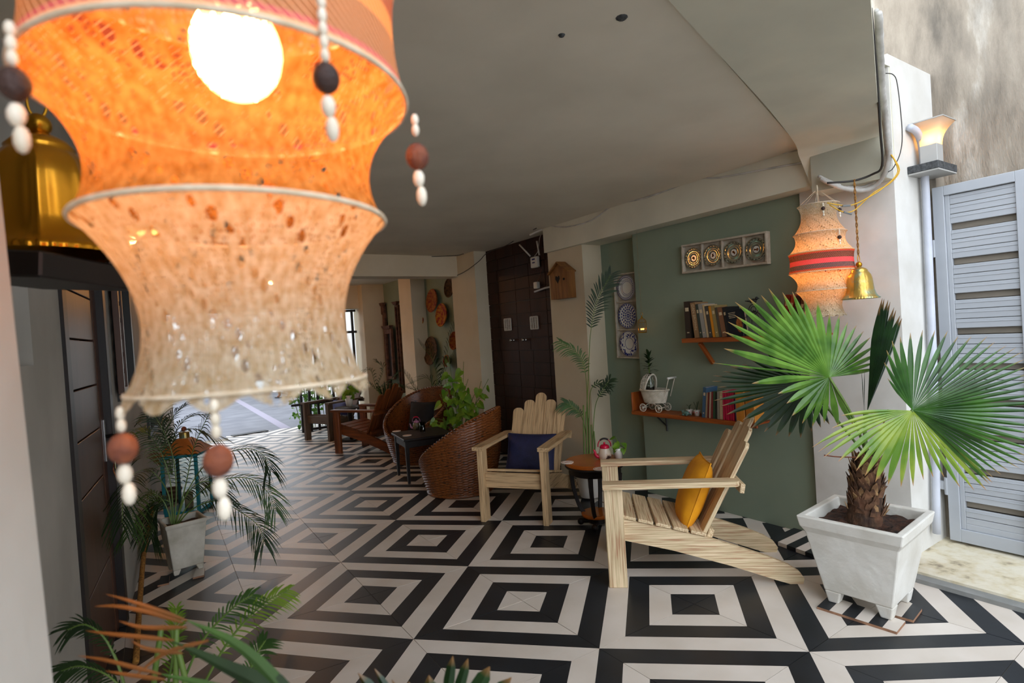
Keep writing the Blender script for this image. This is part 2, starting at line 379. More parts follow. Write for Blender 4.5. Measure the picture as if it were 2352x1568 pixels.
# roof slab above beam, edge strip
# ---- right wall
g=MB(); g.bx((3.05,-1.75,0),(3.62,-1.22,2.82))
o=struct('wall_pillar',g,'white','white square pillar between the green wall and the metal gate','pillar')
g=MB(); g.bx((3.08,-1.23,0),(3.42,.24,ZC)); g.bx((3.2,.2,0),(3.42,.85,ZC))
struct('wall_right',g,'green','sage green wall behind the bookshelves','wall')
g=MB(); g.bx((2.97,.76,0),(3.42,1.27,ZC)); struct('wall_pilaster',g,'plaster','cream pilaster that carries the wooden bird house','pilaster')
g=MB(); g.bx((2.93,-1.37,2.185),(3.45,1.27,ZC+.01)); struct('trim_2',g,'beam','long cream beam above the green wall','beam')
g=MB(); g.bx((2.95,2.66,0),(3.42,3.25,ZC)); struct('wall_column',g,'plaster','wide cream column left of the dark brown doors','column')
g=MB(); g.bx((-.9,3.08,2.17),(3.0,3.36,ZC+.01)); struct('trim_3',g,'plaster','cream cross beam spanning the middle of the room','beam')
g=MB(); g.bx((3.25,3.2,0),(3.42,8.0,ZC)); struct('wall_far_right',g,'green','green wall behind the woven baskets','wall')
g=MB(); g.bx((3.02,4.68,0),(3.3,5.13,ZC)); struct('wall_column',g,'plaster','narrow cream column between the baskets and the carved frames','column')
g=MB(); g.bx((2.86,6.35,0),(3.3,6.85,ZC)); struct('wall_column',g,'plaster','shaded cream column behind the carved frames','column')
g=MB(); g.bx((-.9,6.55,2.02),(3.0,6.75,ZC+.01)); struct('trim_4',g,'plaster','farthest cross beam above the black fence','beam')
# left wall (slightly askew)
def LW(y,off=0): return -.66+.095*(y+.05)-off
def lwq(mb,y0,y1,z0,z1,off0=0,th=.2,mi=0):
    a=[(LW(y0,off0),y0),(LW(y1,off0),y1),(LW(y1,off0+th),y1),(LW(y0,off0+th),y0)]
    mb.prism([a[0],a[3],a[2],a[1]][::-1],z0,z1,mi)
g=MB()
lwq(g,-4.6,-1.75,0,ZC); lwq(g,-1.75,-.86,0,1.42); lwq(g,-1.75,-.86,1.42,ZC,.1); lwq(g,-.86,-.42,0,ZC)
lwq(g,-.42,.62,2.12,ZC); lwq(g,-.42,.62,0,2.12,.1)
lwq(g,.62,.95,0,ZC); lwq(g,.95,1.75,0,1.2); lwq(g,.95,1.75,2.1,ZC); lwq(g,1.75,2.6,0,ZC); lwq(g,2.6,3.5,0,.75); lwq(g,2.6,3.5,2.1,ZC); lwq(g,3.5,6.7,0,ZC)
struct('wall_left',g,'greyw','grey left wall with the dark panelled door','wall')
# ================================================================== FURNITURE
def round_top(wd, L, r=None, k=6):
    r=r or wd/2; p=[(-wd/2,0),(-wd/2,L-r)]
    for i in range(1,k+1):
        a=pi-(pi/2)*i/k; p.append((-(wd/2-r)+r*cos(a), L-r+r*sin(a)))
    for i in range(1 if r==wd/2 else 0,k+1):
        a=pi/2-(pi/2)*i/k; p.append(((wd/2-r)+r*cos(a), L-r+r*sin(a)))
    p.append((wd/2,0)); return p
def adirondack(name, loc, rz, label, mt, sc=1.0, slatm=None, group=None, dz=0, armw=.085, tall=1.0):
    t=thing(name,label,'chair',loc,rz,group); t.scale=(sc,sc,sc)
    X1=V3((1,0,0)); Y1=V3((0,1,0)); sm=slatm or mt
    for s in (-1,1):
        board('front_leg',(s*.25,.0,0),(s*.25,.0,.545),.10,.042,mt,t,Y1)
        board('arm',(s*.262,-.055,.56),(s*.262,.66,.56),armw,.028,mt,t,X1,prof=round_top(armw,.715,.035))
        pr=[(.02,.25),(.3,.187),(.6,.10),(.84,.018),(.90,0),(.965,0),(.972,.03),(.95,.065),(.90,.10),(.80,.145),(.62,.21),(.46,.262),(.02,.37)]
        b=MB(); n=len(pr); th=.028
        vs=[(q[1],-th/2,q[0]) for q in pr]+[(q[1],th/2,q[0]) for q in pr]
        b.add(vs,[tuple(reversed(range(n))),tuple(range(n,2*n))]+[(i,(i+1)%n,n+(i+1)%n,n+i) for i in range(n)])
        o=b.build('side_rail',mt,t)   # local z = along the rail, x = up
        o.matrix_local=Matrix(((0,1,0,s*.214),(0,0,1,0),(1,0,0,0),(0,0,0,1)))
    board('apron',(-.229,.005,.312),(.229,.005,.312),.115,.024,mt,t,V3((0,0,1)))
    for i in range(5):
        y=.075+i*.092; z=.372-(y-.02)*.245+.012
        board('seat_slat',(-.24,y,z),(.24,y,z),.082,.018,sm,t,V3((0,1,-.245)))
    d=V3((0,.42,.80)).normalized(); L=[.64,.71,.775,.71,.64]
    for i in range(5):
        s=i-2; base=V3((s*.088,.455-abs(s)*.012,.19)); dd=(d+V3((s*.012,0,0))).normalized()
        pf=[(q[0]*(1+.13*q[1]/.7),q[1]) for q in round_top(.084,L[i]*tall,.042 if s==0 else .036)]; board('back_slat',base,base+dd,.082,.02,sm,t,X1,prof=pf)
    board('back_brace',(-.285,.672,.53),(.285,.672,.53),.05,.024,mt,t,V3((0,.2,1)))
    board('back_brace',(-.20,.51,.26),(.20,.51,.26),.06,.03,mt,t,V3((0,.4,1)))
    return t
def unit(v): return V3(v).normalized()
A_L=fl(1113,1196); A_R=fl(1258,1205)
cA=(A_L+A_R)/2; ax=(A_R-A_L).normalized(); rA=atan2(ax.y,ax.x); byA=V3((-sin(rA),cos(rA),0))
chA=adirondack('adirondack_chair',cA+byA*.02,rA,'pale limed pine slatted armchair holding the navy cushion','pine')
B_N=fl(1421,1346); B_T=fl(1822,1331); dB=(B_T-B_N).normalized(); rB=atan2(dB.x*-1,dB.y)-radians(4.5); xB=V3((cos(rB),sin(rB),0))
cB=B_N-xB*.25
chB=adirondack('adirondack_chair',cB,rB,'whitewashed pine slatted armchair seen from the side with the mustard cushion','pinew',sc=1.0)
def cushion(name,wd,ht,th,mt,loc,rot,label,group=None,n=18,seam=True):
    mb=MB(); import random as rr
    def P(i,j,s):
        u,v=2*i/n-1,2*j/n-1
        e=max(0,(1-abs(u)**2.6))*max(0,(1-abs(v)**2.6)); e=e**.55
        pin=1-.07*(u*u*v*v)**.5*0-.05*(1-abs(v)**2)*abs(u)**3; pin2=1-.05*(1-abs(u)**2)*abs(v)**3
        wr=.006*noise.noise(V3((u*2.2,v*2.2,s*3+wd*9)))*e
        return V3((u*wd/2*pin, s*(e*th/2)+wr, (v*pin2+1)*ht/2))
    for s in (1,-1):
        vs=[P(i,j,s) for i in range(n+1) for j in range(n+1)]
        fs=[]
        for i in range(n):
            for j in range(n):
                q=(i*(n+1)+j,(i+1)*(n+1)+j,(i+1)*(n+1)+j+1,i*(n+1)+j+1); fs.append(q if s<0 else q[::-1])
        mb.add(vs,fs)
    o=mb.build(name,mt,None,True); o.location=loc; o.rotation_euler=rot
    tag(o,label,'cushion',group)
    if seam:
        pts=[P(i,0,0) for i in range(n)]+[P(n,j,0) for j in range(n)]+[P(n-i,n,0) for i in range(n)]+[P(0,n-j,0) for j in range(n)]
        MB().tube(pts,.0035,6,closed=True).build('piping',mt,o,True)
    return o
def local(c,rz,p): return V3(c)+V3((cos(rz)*p[0]-sin(rz)*p[1], sin(rz)*p[0]+cos(rz)*p[1], p[2]))
def rotm(rz,lean,yawo=0,tilt=0):
    return (Matrix.Rotation(rz+yawo,3,'Z')@Matrix.Rotation(-lean,3,'X')@Matrix.Rotation(tilt,3,'Y')).to_euler()
cushion('cushion',.41,.33,.13,'navy',local(cA,rA,(.0,.375,.275)),rotm(rA,.42,.08,.03),'square navy cushion leaning in the limed pine armchair')
cushion('cushion',.38,.41,.14,'yellow',local(cB,rB,(.0,.385,.255)),rotm(rB,.40,-.05,-.05),'mustard yellow cushion standing in the armchair seen from the side')
# ---- round table
tc_=fl(1374,1206); TZ=.475
t=thing('round_table','round honey-coloured table on four curved dark legs','table',(tc_.x,tc_.y,0),radians(20))
MB().lathe([(.001,TZ),(.205,TZ),(.212,TZ-.006),(.212,TZ-.022),(.206,TZ-.03),(.001,TZ-.03)][::-1],48).build('table_top','tabletop',t,False)
MB().lathe([(.208,TZ-.026),(.214,TZ-.034),(.205,TZ-.044),(.185,TZ-.05),(.188,TZ-.085),(.17,TZ-.095),(.001,TZ-.095)][::-1],48).build('table_apron','vdark',t,True)
for k in range(4):
    a=k*pi/2+.3; pts=curve([(cos(a)*.175,sin(a)*.175,TZ-.09),(cos(a)*.165,sin(a)*.165,.27),(cos(a)*.125,sin(a)*.125,.13),(cos(a)*.06,sin(a)*.06,.045)],18)
    b=MB(); b.tube(pts,[.021-.004*sin(pi*i/len(pts)) for i in range(len(pts))],4); b.build('leg','vdark',t)
    b=MB(); b.sph((cos(a)*.125,sin(a)*.125,.024),.024,12); b.tube([(cos(a)*.05,sin(a)*.05,.035),(cos(a)*.12,sin(a)*.12,.03)],.018,8); b.build('foot','vdark',t,True)
MB().lathe([(.001,.075),(.11,.075),(.115,.085),(.115,.093),(.108,.1),(.001,.1)],36).build('lower_shelf','tabletop',t)
MB().lathe([(.001,.03),(.07,.03),(.07,.075),(.001,.075)],20).build('leg_block','vdark',t)
def coaster(p,z,label,group,rz=0):
    o=MB().lathe([(.001,0),(.045,0),(.045,.004),(.001,.004)],28).build('coaster','paper'); o.location=(p.x,p.y,z); tag(o,label,'coaster',group)
    MB().lathe([(.036,.0042),(.0385,.0042),(.0385,.0047),(.036,.0047)],28).build('printed_ring','pinkp',o)
    b=MB(); 
    for i in range(4): b.tube(curve([(-.02+.012*i,-.004,.0045),(-.014+.012*i,.006,.0045),(-.012+.012*i,-.003,.0045)],6),.0011,4)
    b.build('printed_scribble','pinkp',o)
coaster(fl(1303,1062,TZ),TZ,'round white coaster at the table edge nearest the limed pine armchair','coasters on the round table')
coaster(fl(1378,1077,TZ),TZ,'round white coaster on the honey table in front of the crimson-lidded kettle','coasters on the round table')
def kettle(p,z,h,label,body,lidm,handm,rz,spoutm,bodyrnd=None):
    t=thing('teapot',label,'teapot',(p.x,p.y,z),rz); s=h/.20
    t.scale=(s,s,s)
    MB().lathe([(.001,0),(.045,0),(.052,.006),(.056,.03),(.054,.055),(.047,.08),(.040,.094),(.038,.097)],28).build('body',body,t,True)
    MB().lathe([(.041,.094),(.043,.10),(.041,.112),(.03,.122),(.012,.127),(.001,.128)],28).build('lid',lidm,t,True)
    MB().sph((0,0,.137),.010,12).build('lid_knob',lidm,t,True)
    pts=curve([(-.045,0,.02),(-.07,0,.025),(-.082,0,.045),(-.086,0,.07),(-.098,0,.083)],14)
    MB().tube(pts,[.018-.011*i/(len(pts)-1) for i in range(len(pts))],10).build('spout',spoutm,t,True)
    a=[(cos(q)*.056,0,.115+sin(q)*.062) for q in [pi*1.05-(pi*1.1)*i/20 for i in range(21)]]
    MB().tube(a,.0045,8).build('handle',lidm,t,True)
    g=[(cos(q)*.056,0,.115+sin(q)*.062) for q in [pi*.72-(pi*.42)*i/8 for i in range(9)]]
    MB().tube(g,.0085,8).build('handle_grip',handm,t,True)
    return t
M['kbody']=mat('painted_kettle_body','#cbb9a4','#2a1c1a',14,.3,lo=.52,hi=.62,c3='#b79c86')
M['kbody2']=mat('painted_kettle_body_two','#7a6a4c','#2e3018',16,.35,lo=.4,hi=.6)
kp=fl(1390,1053,TZ); kettle(kp,TZ,.165,'painted cream kettle with crimson lid and spout on the honey table','kbody','pinkp','vdark',radians(-35),'pinkp')
# small white vase with pothos beside it
def smallvase(p,z,label):
    t=thing('potted_pothos',label,'plant',(p.x,p.y,z)); b=MB()
    b.lathe([(.001,0),(.026,0),(.03,.06),(.031,.075),(.027,.075),(.025,.06),(.001,.058)],20); b.build('pot','gloss_w',t,True)
    return t
# ---- wicker tub chairs
M['wick']=mat('brown_wicker','#572a10','#170a05',34,.32,stretch=(1,1,3.2),bump=.2,bscale=60,lo=.36,hi=.66,c3='#84491d')
def wicker(c,rz,label,Rb=.27,Rm=.36,h0=.30,h1=.78,group=None,NT=260):
    t=thing('wicker_chair',label,'chair',(c.x,c.y,0),rz,group)
    def rad(z,a):  # bulging tub
        zz=z/.8; return Rb+(Rm-Rb)*sin(min(1,zz*1.55)*pi/2)*1.0 + .03*zz*max(0,-cos(a))
    def H(a): k=(1-cos(a))/2; return h0+(h1-h0)*k**.8
    nz=100; rows=30
    def shell(off,inner):
        mb=MB(); vs=[];
        for j in range(nz*2+1):
            for i in range(NT):
                a=2*pi*i/NT; z=H(a)*j/(nz*2)
                u=a*NT/4/1.0/ (2*pi)*2*pi; ph=(NT/13)*a
                rowf=z/.0115; row=math.floor(rowf); tt=rowf-row
                bump=abs(sin(pi*tt))**.6*(.5+.5*sin(ph+(row%2)*pi))*.010
                r=rad(z,a)-off+(bump if not inner else -bump)
                vs.append((r*cos(a),r*sin(a),z+.004))
        fs=[]
        for j in range(nz*2):
            for i in range(NT):
                q=(j*NT+i,j*NT+(i+1)%NT,(j+1)*NT+(i+1)%NT,(j+1)*NT+i); fs.append(q if not inner else q[::-1])
        mb.add(vs,fs); return mb
    shell(0,False).build('outer_weave','wick',t,True)
    mb=MB(); n=80; vs=[]
    for j in range(33):
        for i in range(n):
            a=2*pi*i/n; z0=.2; z=z0+(H(a)-z0)*j/32; r=rad(z,a)-.035-.012*(1-j/32); r+=.004*sin(j*pi*.97)*(1 if i%2 else -1); vs.append((r*cos(a),r*sin(a),z))
    fs=[(j*n+i,(j+1)*n+i,(j+1)*n+(i+1)%n,j*n+(i+1)%n) for j in range(32) for i in range(n)]
    mb.add(vs,fs); mb.build('inner_weave','wick',t,True)
    b=MB(); b.lathe([(.001,.235),(.2,.235),(Rm-.06,.225),(Rm-.05,.2),(.001,.19)][::-1],40); b.build('seat','wick',t,True)
    for k in range(2):
        pts=[((rad(H(a),a)-.014)*cos(a)+.012*cos(a)*sin(40*a+k*pi),(rad(H(a),a)-.014)*sin(a)+.012*sin(a)*sin(40*a+k*pi),H(a)+.008+.010*cos(40*a+k*pi)) for a in [2*pi*i/320 for i in range(320)]]
        MB().tube(pts,.011,6,closed=True).build('rim_braid','wick',t,True)
    MB().tube([(rad(0,0)*cos(2*pi*i/60)*1.01,rad(0,0)*sin(2*pi*i/60)*1.01,.014) for i in range(60)],.014,8,closed=True).build('base_ring','wick',t,True)
    return t
W1=V3((1.98,1.53,0)); 
wicker(W1,radians(128),'brown wicker tub chair seen from behind beside the limed pine armchair',Rb=.30,Rm=.385,h0=.22,h1=.74)
W2=V3((2.27,3.06,0))
wicker(W2,radians(205),'brown wicker tub chair holding the black cushion behind the small dark table',Rb=.30,Rm=.40,h0=.3,h1=.80,NT=200)
cushion('cushion',.36,.36,.12,'blk',(2.26,3.0,.33),Euler((-.3,0,radians(-62))),'black square cushion inside the wicker tub chair')
# ---- small dark side table
ST=V3((1.93,2.30,0)); SZ=.44; f1=fl(940,1111); f2=fl(912,1088); e=(f2-f1); e.normalize(); pe=V3((e.y,-e.x,0))
t=thing('side_table','small square dark wooden table between the wicker tub chairs','table',(f1.x,f1.y,0),atan2(pe.y,pe.x))
LT=.46; WT=.44
MB().bevbox((WT/2-.0,LT/2-.02,SZ),(WT+.08,LT+.08,.022),.004).build('table_top','vdark',t)
for (x,y) in ((0,0),(WT,0),(0,LT-.04),(WT,LT-.04)):
    b=MB(); b.add([(x-.01,y-.01,0),(x+.014,y-.01,0),(x+.014,y+.014,0),(x-.01,y+.014,0),(x-.018,y-.018,SZ-.01),(x+.022,y-.018,SZ-.01),(x+.022,y+.022,SZ-.01),(x-.018,y+.022,SZ-.01)],[(0,3,2,1),(4,5,6,7),(0,1,5,4),(1,2,6,5),(2,3,7,6),(3,0,4,7)]); b.build('leg','vdark',t)
for (c,d) in (((WT/2,0,SZ-.05),(WT,.02,.07)),((WT/2,LT-.04,SZ-.05),(WT,.02,.07)),((0,LT/2-.02,SZ-.05),(.02,LT,.07)),((WT,LT/2-.02,SZ-.05),(.02,LT,.07))):
    MB().box(c,d).build('apron','vdark',t)
SZT=SZ+.011
coaster(fl(911,990,SZT),SZT,'pale coaster on the small dark table, the one farther from the camera','coasters on the dark table')
coaster(fl(935,1000,SZT),SZT,'pale coaster nearest the front corner of the small dark table','coasters on the dark table')
kp=fl(957,985,SZT); kettle(kp,SZT,.15,'small mauve and olive painted kettle on the dark side table','kbody2','pink2','pinkp',radians(-35),'pink2')
M['glass']=mat('clear_glass','#e8f0ee',None,rough=.02,trans=1.0)
gp=fl(971,991,SZT); o=MB().lathe([(.001,.0),(.027,.0),(.030,.10),(.028,.10),(.025,.006),(.001,.006)],24).build('drinking_glass','glass',None,True); o.location=(gp.x,gp.y,SZT); tag(o,'clear drinking glass in front of the mauve kettle','glass')
# ---- orange wooden chair further back
q1=fl(779,1041); q2=q1+V3((.62,-.05,0))
dC=unit((fl(905,1048)-q1)); rC=atan2(-dC.x,dC.y)
xC=V3((cos(rC),sin(rC),0)); cC=q1-xC*.25*1.0
adirondack('adirondack_chair',cC,rC,'orange-stained wooden slatted armchair left of the wicker tub chairs','orwood',sc=1.0)
# ---- grey pine chair at the far end
q1=fl(708,1010); q2=fl(762,1013); xD=(q2-q1).normalized(); rD=atan2(xD.y,xD.x); 
cD=(q1+q2)/2
adirondack('adirondack_chair',cD,rD,'weathered grey-brown slatted armchair beside the black fence','oldwood',sc=1.0)
cushion('cushion',.40,.24,.12,'navy2',local(cD,rD,(.02,.36,.33)),rotm(rD,.5),'royal blue cushion in the far slatted armchair')
fp_=fl(800,1015)
t=thing('round_side_table','little round grey-topped table behind the orange wooden chair','table',(fp_.x+.1,fp_.y+.15,0))
MB().lathe([(.001,.47),(.21,.47),(.21,.49),(.001,.49)],32).build('table_top','slate',t)
MB().lathe([(.03,0),(.03,.47)],12).build('leg','vdark',t,True); MB().lathe([(.001,.02),(.15,.02),(.15,.0),(.001,.0)],24).build('foot','vdark',t)
RT=V3((fp_.x+.1,fp_.y+.15,.49))
# ================================================================== PLANTS
def frond_geo(leafmb, stemmb, pts, n=26, L=.16, wd=.012, droop=.35, start=.25, up_=V3((0,0,1)), fold=.35, taper=True, r0=.004, ang=55, jit=.12, rnd=random):
    """pinnate palm frond: central stalk with paired leaflets"""
    P=curve(pts,40); N=len(P)
    stemmb.tube(P,[r0*(1-.8*i/(N-1))+.0006 for i in range(N)],5)
    for k in range(n):
        f=start+(1-start)*k/(n-1); x=f*(N-1); i=min(int(x),N-2); p=P[i].lerp(P[i+1],x-i)
        t=(P[i+1]-P[i]).normalized(); side=t.cross(up_)
        if side.length<.05: side=t.orthogonal()
        side.normalize(); nrm=side.cross(t)
        ll=L*(sin(pi*min(1,(.22+.78*(1-(f-start)/(1-start)))))*.6+.45)*(1+rnd.uniform(-jit,jit))
        if f>.97: ll*=.8
        for s in (-1,1):
            a=radians(ang*(1-.45*((f-start)/(1-start)))+rnd.uniform(-6,6))
            d=(t*cos(a)+side*s*sin(a)+nrm*fold).normalized()
            w=d.cross(nrm).normalized(); q0=p; seg=5; vs=[];uv=[]
            for m in range(seg+1):
                g=m/seg; pos=q0+d*ll*g+V3((0,0,-1))*droop*ll*g*g
                hw=wd*.5*(sin(pi*(.12+.88*g))**.6 if g<1 else 0.0)*(1 if g>0 else .5)
                vs+=[pos-w*hw,pos+w*hw-nrm*hw*.0]
            leafmb.add(vs,[(2*m,2*m+1,2*m+3,2*m+2) for m in range(seg)])
def palm(name,label,loc,fronds,leafm='frondD',group=None,stalk=True,**kw):
    """fronds: list of control point lists (world), each frond a part with its stalk"""
    t=thing(name,label,'plant',loc,0,group); o=V3(loc)
    for k,fr in enumerate(fronds):
        pts=[V3(p)-o for p in fr]; a=MB(); b=MB(); kk=dict(kw)
        frond_geo(a,b,pts,**kk)
        f=a.build('frond',leafm[k%len(leafm)] if isinstance(leafm,list) else leafm,t); b.build('stalk','stem',f)
    return t
def pot_sq(t,w0,w1,h,feet=.05,mt='potw',rim=.03,wall=.02,notch=True,lipw=.012):
    """square tapered pot with feet notches"""
    b=MB(); a=w0/2; c=w1/2
    def ring(s,z): return [(-s,-s,z),(s,-s,z),(s,s,z),(-s,s,z)]
    def S_(z): return a+(c-a)*z/h
    R=[ring(S_(feet),feet),ring(S_(h-rim*1.6),h-rim*1.6),ring(S_(h-rim)+lipw,h-rim),ring(c+lipw,h),ring(c-wall,h),ring(c-wall-.01,h-.06)]
    vs=[v for r in R for v in r]; fs=[]
    for i in range(len(R)-1):
        for k in range(4): fs.append((4*i+k,4*i+(k+1)%4,4*i+4+(k+1)%4,4*i+4+k))
    fs.append((3,2,1,0)); fs.append(tuple(4*(len(R)-1)+k for k in range(4)))
    b.add(vs,fs)
    for sx in (-1,1):
        for sy in (-1,1):
            f0=a*.42; s1=S_(feet); 
            q=[(sx*a,sy*a,0),(sx*(a-f0*.8),sy*a,0),(sx*(a-f0*.8),sy*(a-f0*.8),0),(sx*a,sy*(a-f0*.8),0),(sx*s1,sy*s1,feet+.001),(sx*(s1-f0*1.3),sy*s1,feet+.001),(sx*(s1-f0*1.3),sy*(s1-f0*1.3),feet+.001),(sx*s1,sy*(s1-f0*1.3),feet+.001)]
            f=[(0,1,2,3),(7,6,5,4),(0,4,5,1),(1,5,6,2),(2,6,7,3),(3,7,4,0)]
            if sx*sy<0: f=[tuple(reversed(x)) for x in f]
            b.add(q,f)
    o=b.build('pot',mt,t)
    m=o.modifiers.new('b','BEVEL'); m.width=.006; m.segments=2; m.limit_method='ANGLE'; m.angle_limit=radians(30)
    return o
def soil(t,s,z,n=14,rnd=random):
    b=MB(); vs=[]
    for i in range(n+1):
        for j in range(n+1):
            x,y=s*(2*i/n-1),s*(2*j/n-1); vs.append((x,y,z+.018*noise.noise(V3((x*22,y*22,z)))+.006*rnd.random()))
    b.add(vs,[(i*(n+1)+j,(i+1)*(n+1)+j,(i+1)*(n+1)+j+1,i*(n+1)+j+1) for i in range(n) for j in range(n)])
    return b.build('soil','soil',t)
# ---- big fan palm in the white square pot (right front)
fpn=fl(2012,1432)            # nearest foot corner
fpl=fl(1905,1398); fpr=fl(2088,1372)
exx=(fpl-fpn).normalized(); ctr=fpn+(fpl-fpn)*.5+(fpr-fpn)*.5
ang=atan2(exx.y,exx.x); side0=((fpl-fpn).length+(fpr-fpn).length)/2
t=thing('potted_fan_palm','large fan palm in a white square footed pot before the white pillar','plant',(ctr.x,ctr.y,.012),ang)
PH=.43; pot_sq(t,.27,.43,PH,.06,'potw',.05,.022,lipw=.012); soil(t,.18,PH-.045)
PC=V3((ctr.x,ctr.y,.012))
t2=thing('tile_offcut','patterned tile offcut lying under the near side of the white pot','tile',(0,0,0),0,None)
def offcut(name,px,z,h,label,cutm):
    P=[fl(*q,z) for q in px]; mb=MB(); c=sum(P,V3())/len(P)
    mb.prism([(p.x,p.y) for p in P],z,z+h,1)
    o=mb.build(name,['black_st','brick'],None); tag(o,label,'tile'); 
    # ivory inlay bands on top, real thin faces
    return o
bpy.data.objects.remove(t2)
def offcut2(P,z,h,label,bands=5,ph=0):
    """P: 4 corners (world xy); bands printed across as separate top faces"""
    P=[V3((p.x,p.y,0)) for p in P]; mb=MB(); ar=(P[1]-P[0]).cross(P[2]-P[0]).z
    if ar<0: P=[P[0],P[3],P[2],P[1]]
    mb.prism([(p.x,p.y) for p in P],z,z+h-.0006,2)
    for k in range(bands):
        f0,f1=k/bands,(k+1)/bands; sk=.0
        A=P[0].lerp(P[1],f0); B=P[0].lerp(P[1],f1); C=P[3].lerp(P[2],f1); D=P[3].lerp(P[2],f0)
        mb.add([V3((q.x,q.y,z+h)) for q in (A,B,C,D)],[(0,1,2,3)],(k+ph)%2)
    o=mb.build('tile_offcut',['black_st','white_st','brick']); return tag(o,label,'tile')
offcut2([fl(1877,1398),fl(2060,1457),fl(2080,1432),fl(1905,1372)],.0,.012,'broken striped tile strip under the near foot of the white square pot',6,0)
offcut2([fl(2045,1415),fl(2098,1430),fl(2118,1403),fl(2075,1380)],.0,.012,'small dark tile piece under the right foot of the white square pot',2,1)
# trunk
TB=PC+V3((0,0,PH-.06)); 
tr=thing('x','x','x'); bpy.data.objects.remove(tr)
def loc_(p): # world->palm local
    return Matrix.Rotation(-ang,4,'Z')@(V3(p)-PC)
tp0=fl(1985,1238,0.40); tb=at(1985,1238,(V3((ctr.x,ctr.y,.4))-CAM).dot(_f)); tt=at(1992,1050,(tb-CAM).dot(_f)+.0)
ax_=(tt-tb); H_=ax_.length; 
b=MB(); prof=[]
nseg=46; nn=64; vs=[]
rr_=lambda g: .072+.012*(1-g)**2+.006*sin(g*9)-(.028*max(0,(g-.6)/.4))
Z=ax_.normalized(); X_=Z.orthogonal().normalized(); Y_=Z.cross(X_)
for j in range(nseg+1):
    g=j/nseg
    for i in range(nn):
        a=2*pi*i/nn; r=rr_(g)+.005*(((j*2)%6)/6)*(.5+.5*sin(a*14+j//3*1.7))+.003*noise.noise(V3((cos(a)*6,sin(a)*6,g*14)))
        vs.append(loc_(tb-Z*.05+Z*(H_+.05)*g+(X_*cos(a)+Y_*sin(a))*r))
b.add(vs,[(j*nn+i,j*nn+(i+1)%nn,(j+1)*nn+(i+1)%nn,(j+1)*nn+i) for j in range(nseg) for i in range(nn)])
trunk=b.build('trunk','trunk',t)
rnd=random.Random(3)
for k in range(150):   # old leaf bases, real scales around the upper trunk, roots below
    g=rnd.uniform(.30,1.0); a=rnd.uniform(0,2*pi); r=rr_(g)+.001; dirr=(X_*cos(a)+Y_*sin(a)); tan=Z.cross(dirr)
    p=tb+Z*H_*g+dirr*r; wv=rnd.uniform(.010,.022); hh=rnd.uniform(.03,.06); o_=rnd.uniform(.006,.022)
    q=[p-tan*wv,p+tan*wv,p+tan*wv*.7+Z*hh*.6+dirr*o_*.5,p+Z*hh+dirr*o_+tan*rnd.uniform(-.01,.01),p-tan*wv*.7+Z*hh*.6+dirr*o_*.5]
    mb=MB(); q2=[x-dirr*.003 for x in q]; mb.add([loc_(x) for x in q]+[loc_(x) for x in q2],[(0,1,2,3,4),(9,8,7,6,5)]+[(i,5+i,5+(i+1)%5,(i+1)%5) for i in range(5)])
    mb.build('husk_scale','husk' if rnd.random()<.75 else 'husk2',trunk)
rm=MB()
for k in range(170):
    a=rnd.uniform(0,2*pi); g=rnd.uniform(-.08,.18); dirr=(X_*cos(a)+Y_*sin(a)); p=tb+Z*H_*g+dirr*(rr_(max(g,0))-.002)
    rm.tube([loc_(p),loc_(p+dirr*.012-Z*.015),loc_(p+dirr*.016-Z*.04)],[.004,.0035,.0015],5)
o=rm.build('root_fringe','husk2',trunk); o['kind']='stuff'
def fan_leaf(hub, segs, base, leafm, name='fan_leaf', normal=None, wfac=1.0, joined=.5, droopk=.0, petr=.006, petpts=None, fold=.6):
    """segs: list of (tipworld, droop) ordered around the hub; blades joined near the hub"""
    hub=V3(hub); mb=MB(); uv=[]; n=len(segs); nrm=normal or -_f
    rows=9
    for k,(tip,dr) in enumerate(segs):
        tip=V3(tip); d=tip-hub; L=d.length
        pt=V3(segs[k-1][0])-hub if k>0 else None; nx=V3(segs[k+1][0])-hub if k<n-1 else None
        angs=[d.angle(q) for q in (pt,nx) if q is not None and q.length>1e-4]; gap=min(angs) if angs else .15; gap=min(gap,.26)
        side=d.cross(nrm).normalized(); nn_=side.cross(d).normalized(); vs=[]
        for m in range(rows+1):
            g=m/rows; c=hub+d*g+V3((0,0,-1))*dr*L*(g**2.2)+V3((0,0,1))*dr*L*g*0.0
            full=tan_half=math.tan(gap/2)*L*g
            cap=math.tan(gap/2)*L*joined
            hw=full if g<joined else cap*(1-((g-joined)/(1-joined))**2.2)
            hw=max(hw*wfac,.0004)
            # V fold: centre raised
            z=nn_*hw*fold
            vs+=[c-side*hw-z*.5,c+z*.5,c+side*hw-z*.5]; uv+=[(0,g),(.5,g),(1,g)]
        mb.add([loc_(v) for v in vs],[q for m in range(rows) for q in ((3*m,3*m+1,3*m+4,3*m+3),(3*m+1,3*m+2,3*m+5,3*m+4))])
    mb.uv=uv
    o=mb.build(name,leafm,t)
    if petpts or base is not None:
        pp=petpts or [base, (V3(base)+hub)/2, hub]
        MB().tube([loc_(x) for x in curve(pp,14)],[petr*(1.5-.6*i/14) for i in range(15)][:len(curve(pp,14))] if False else petr,6).build('petiole','stem',o,True)
    return o
crown=tt
D0=(tt-CAM).dot(_f)
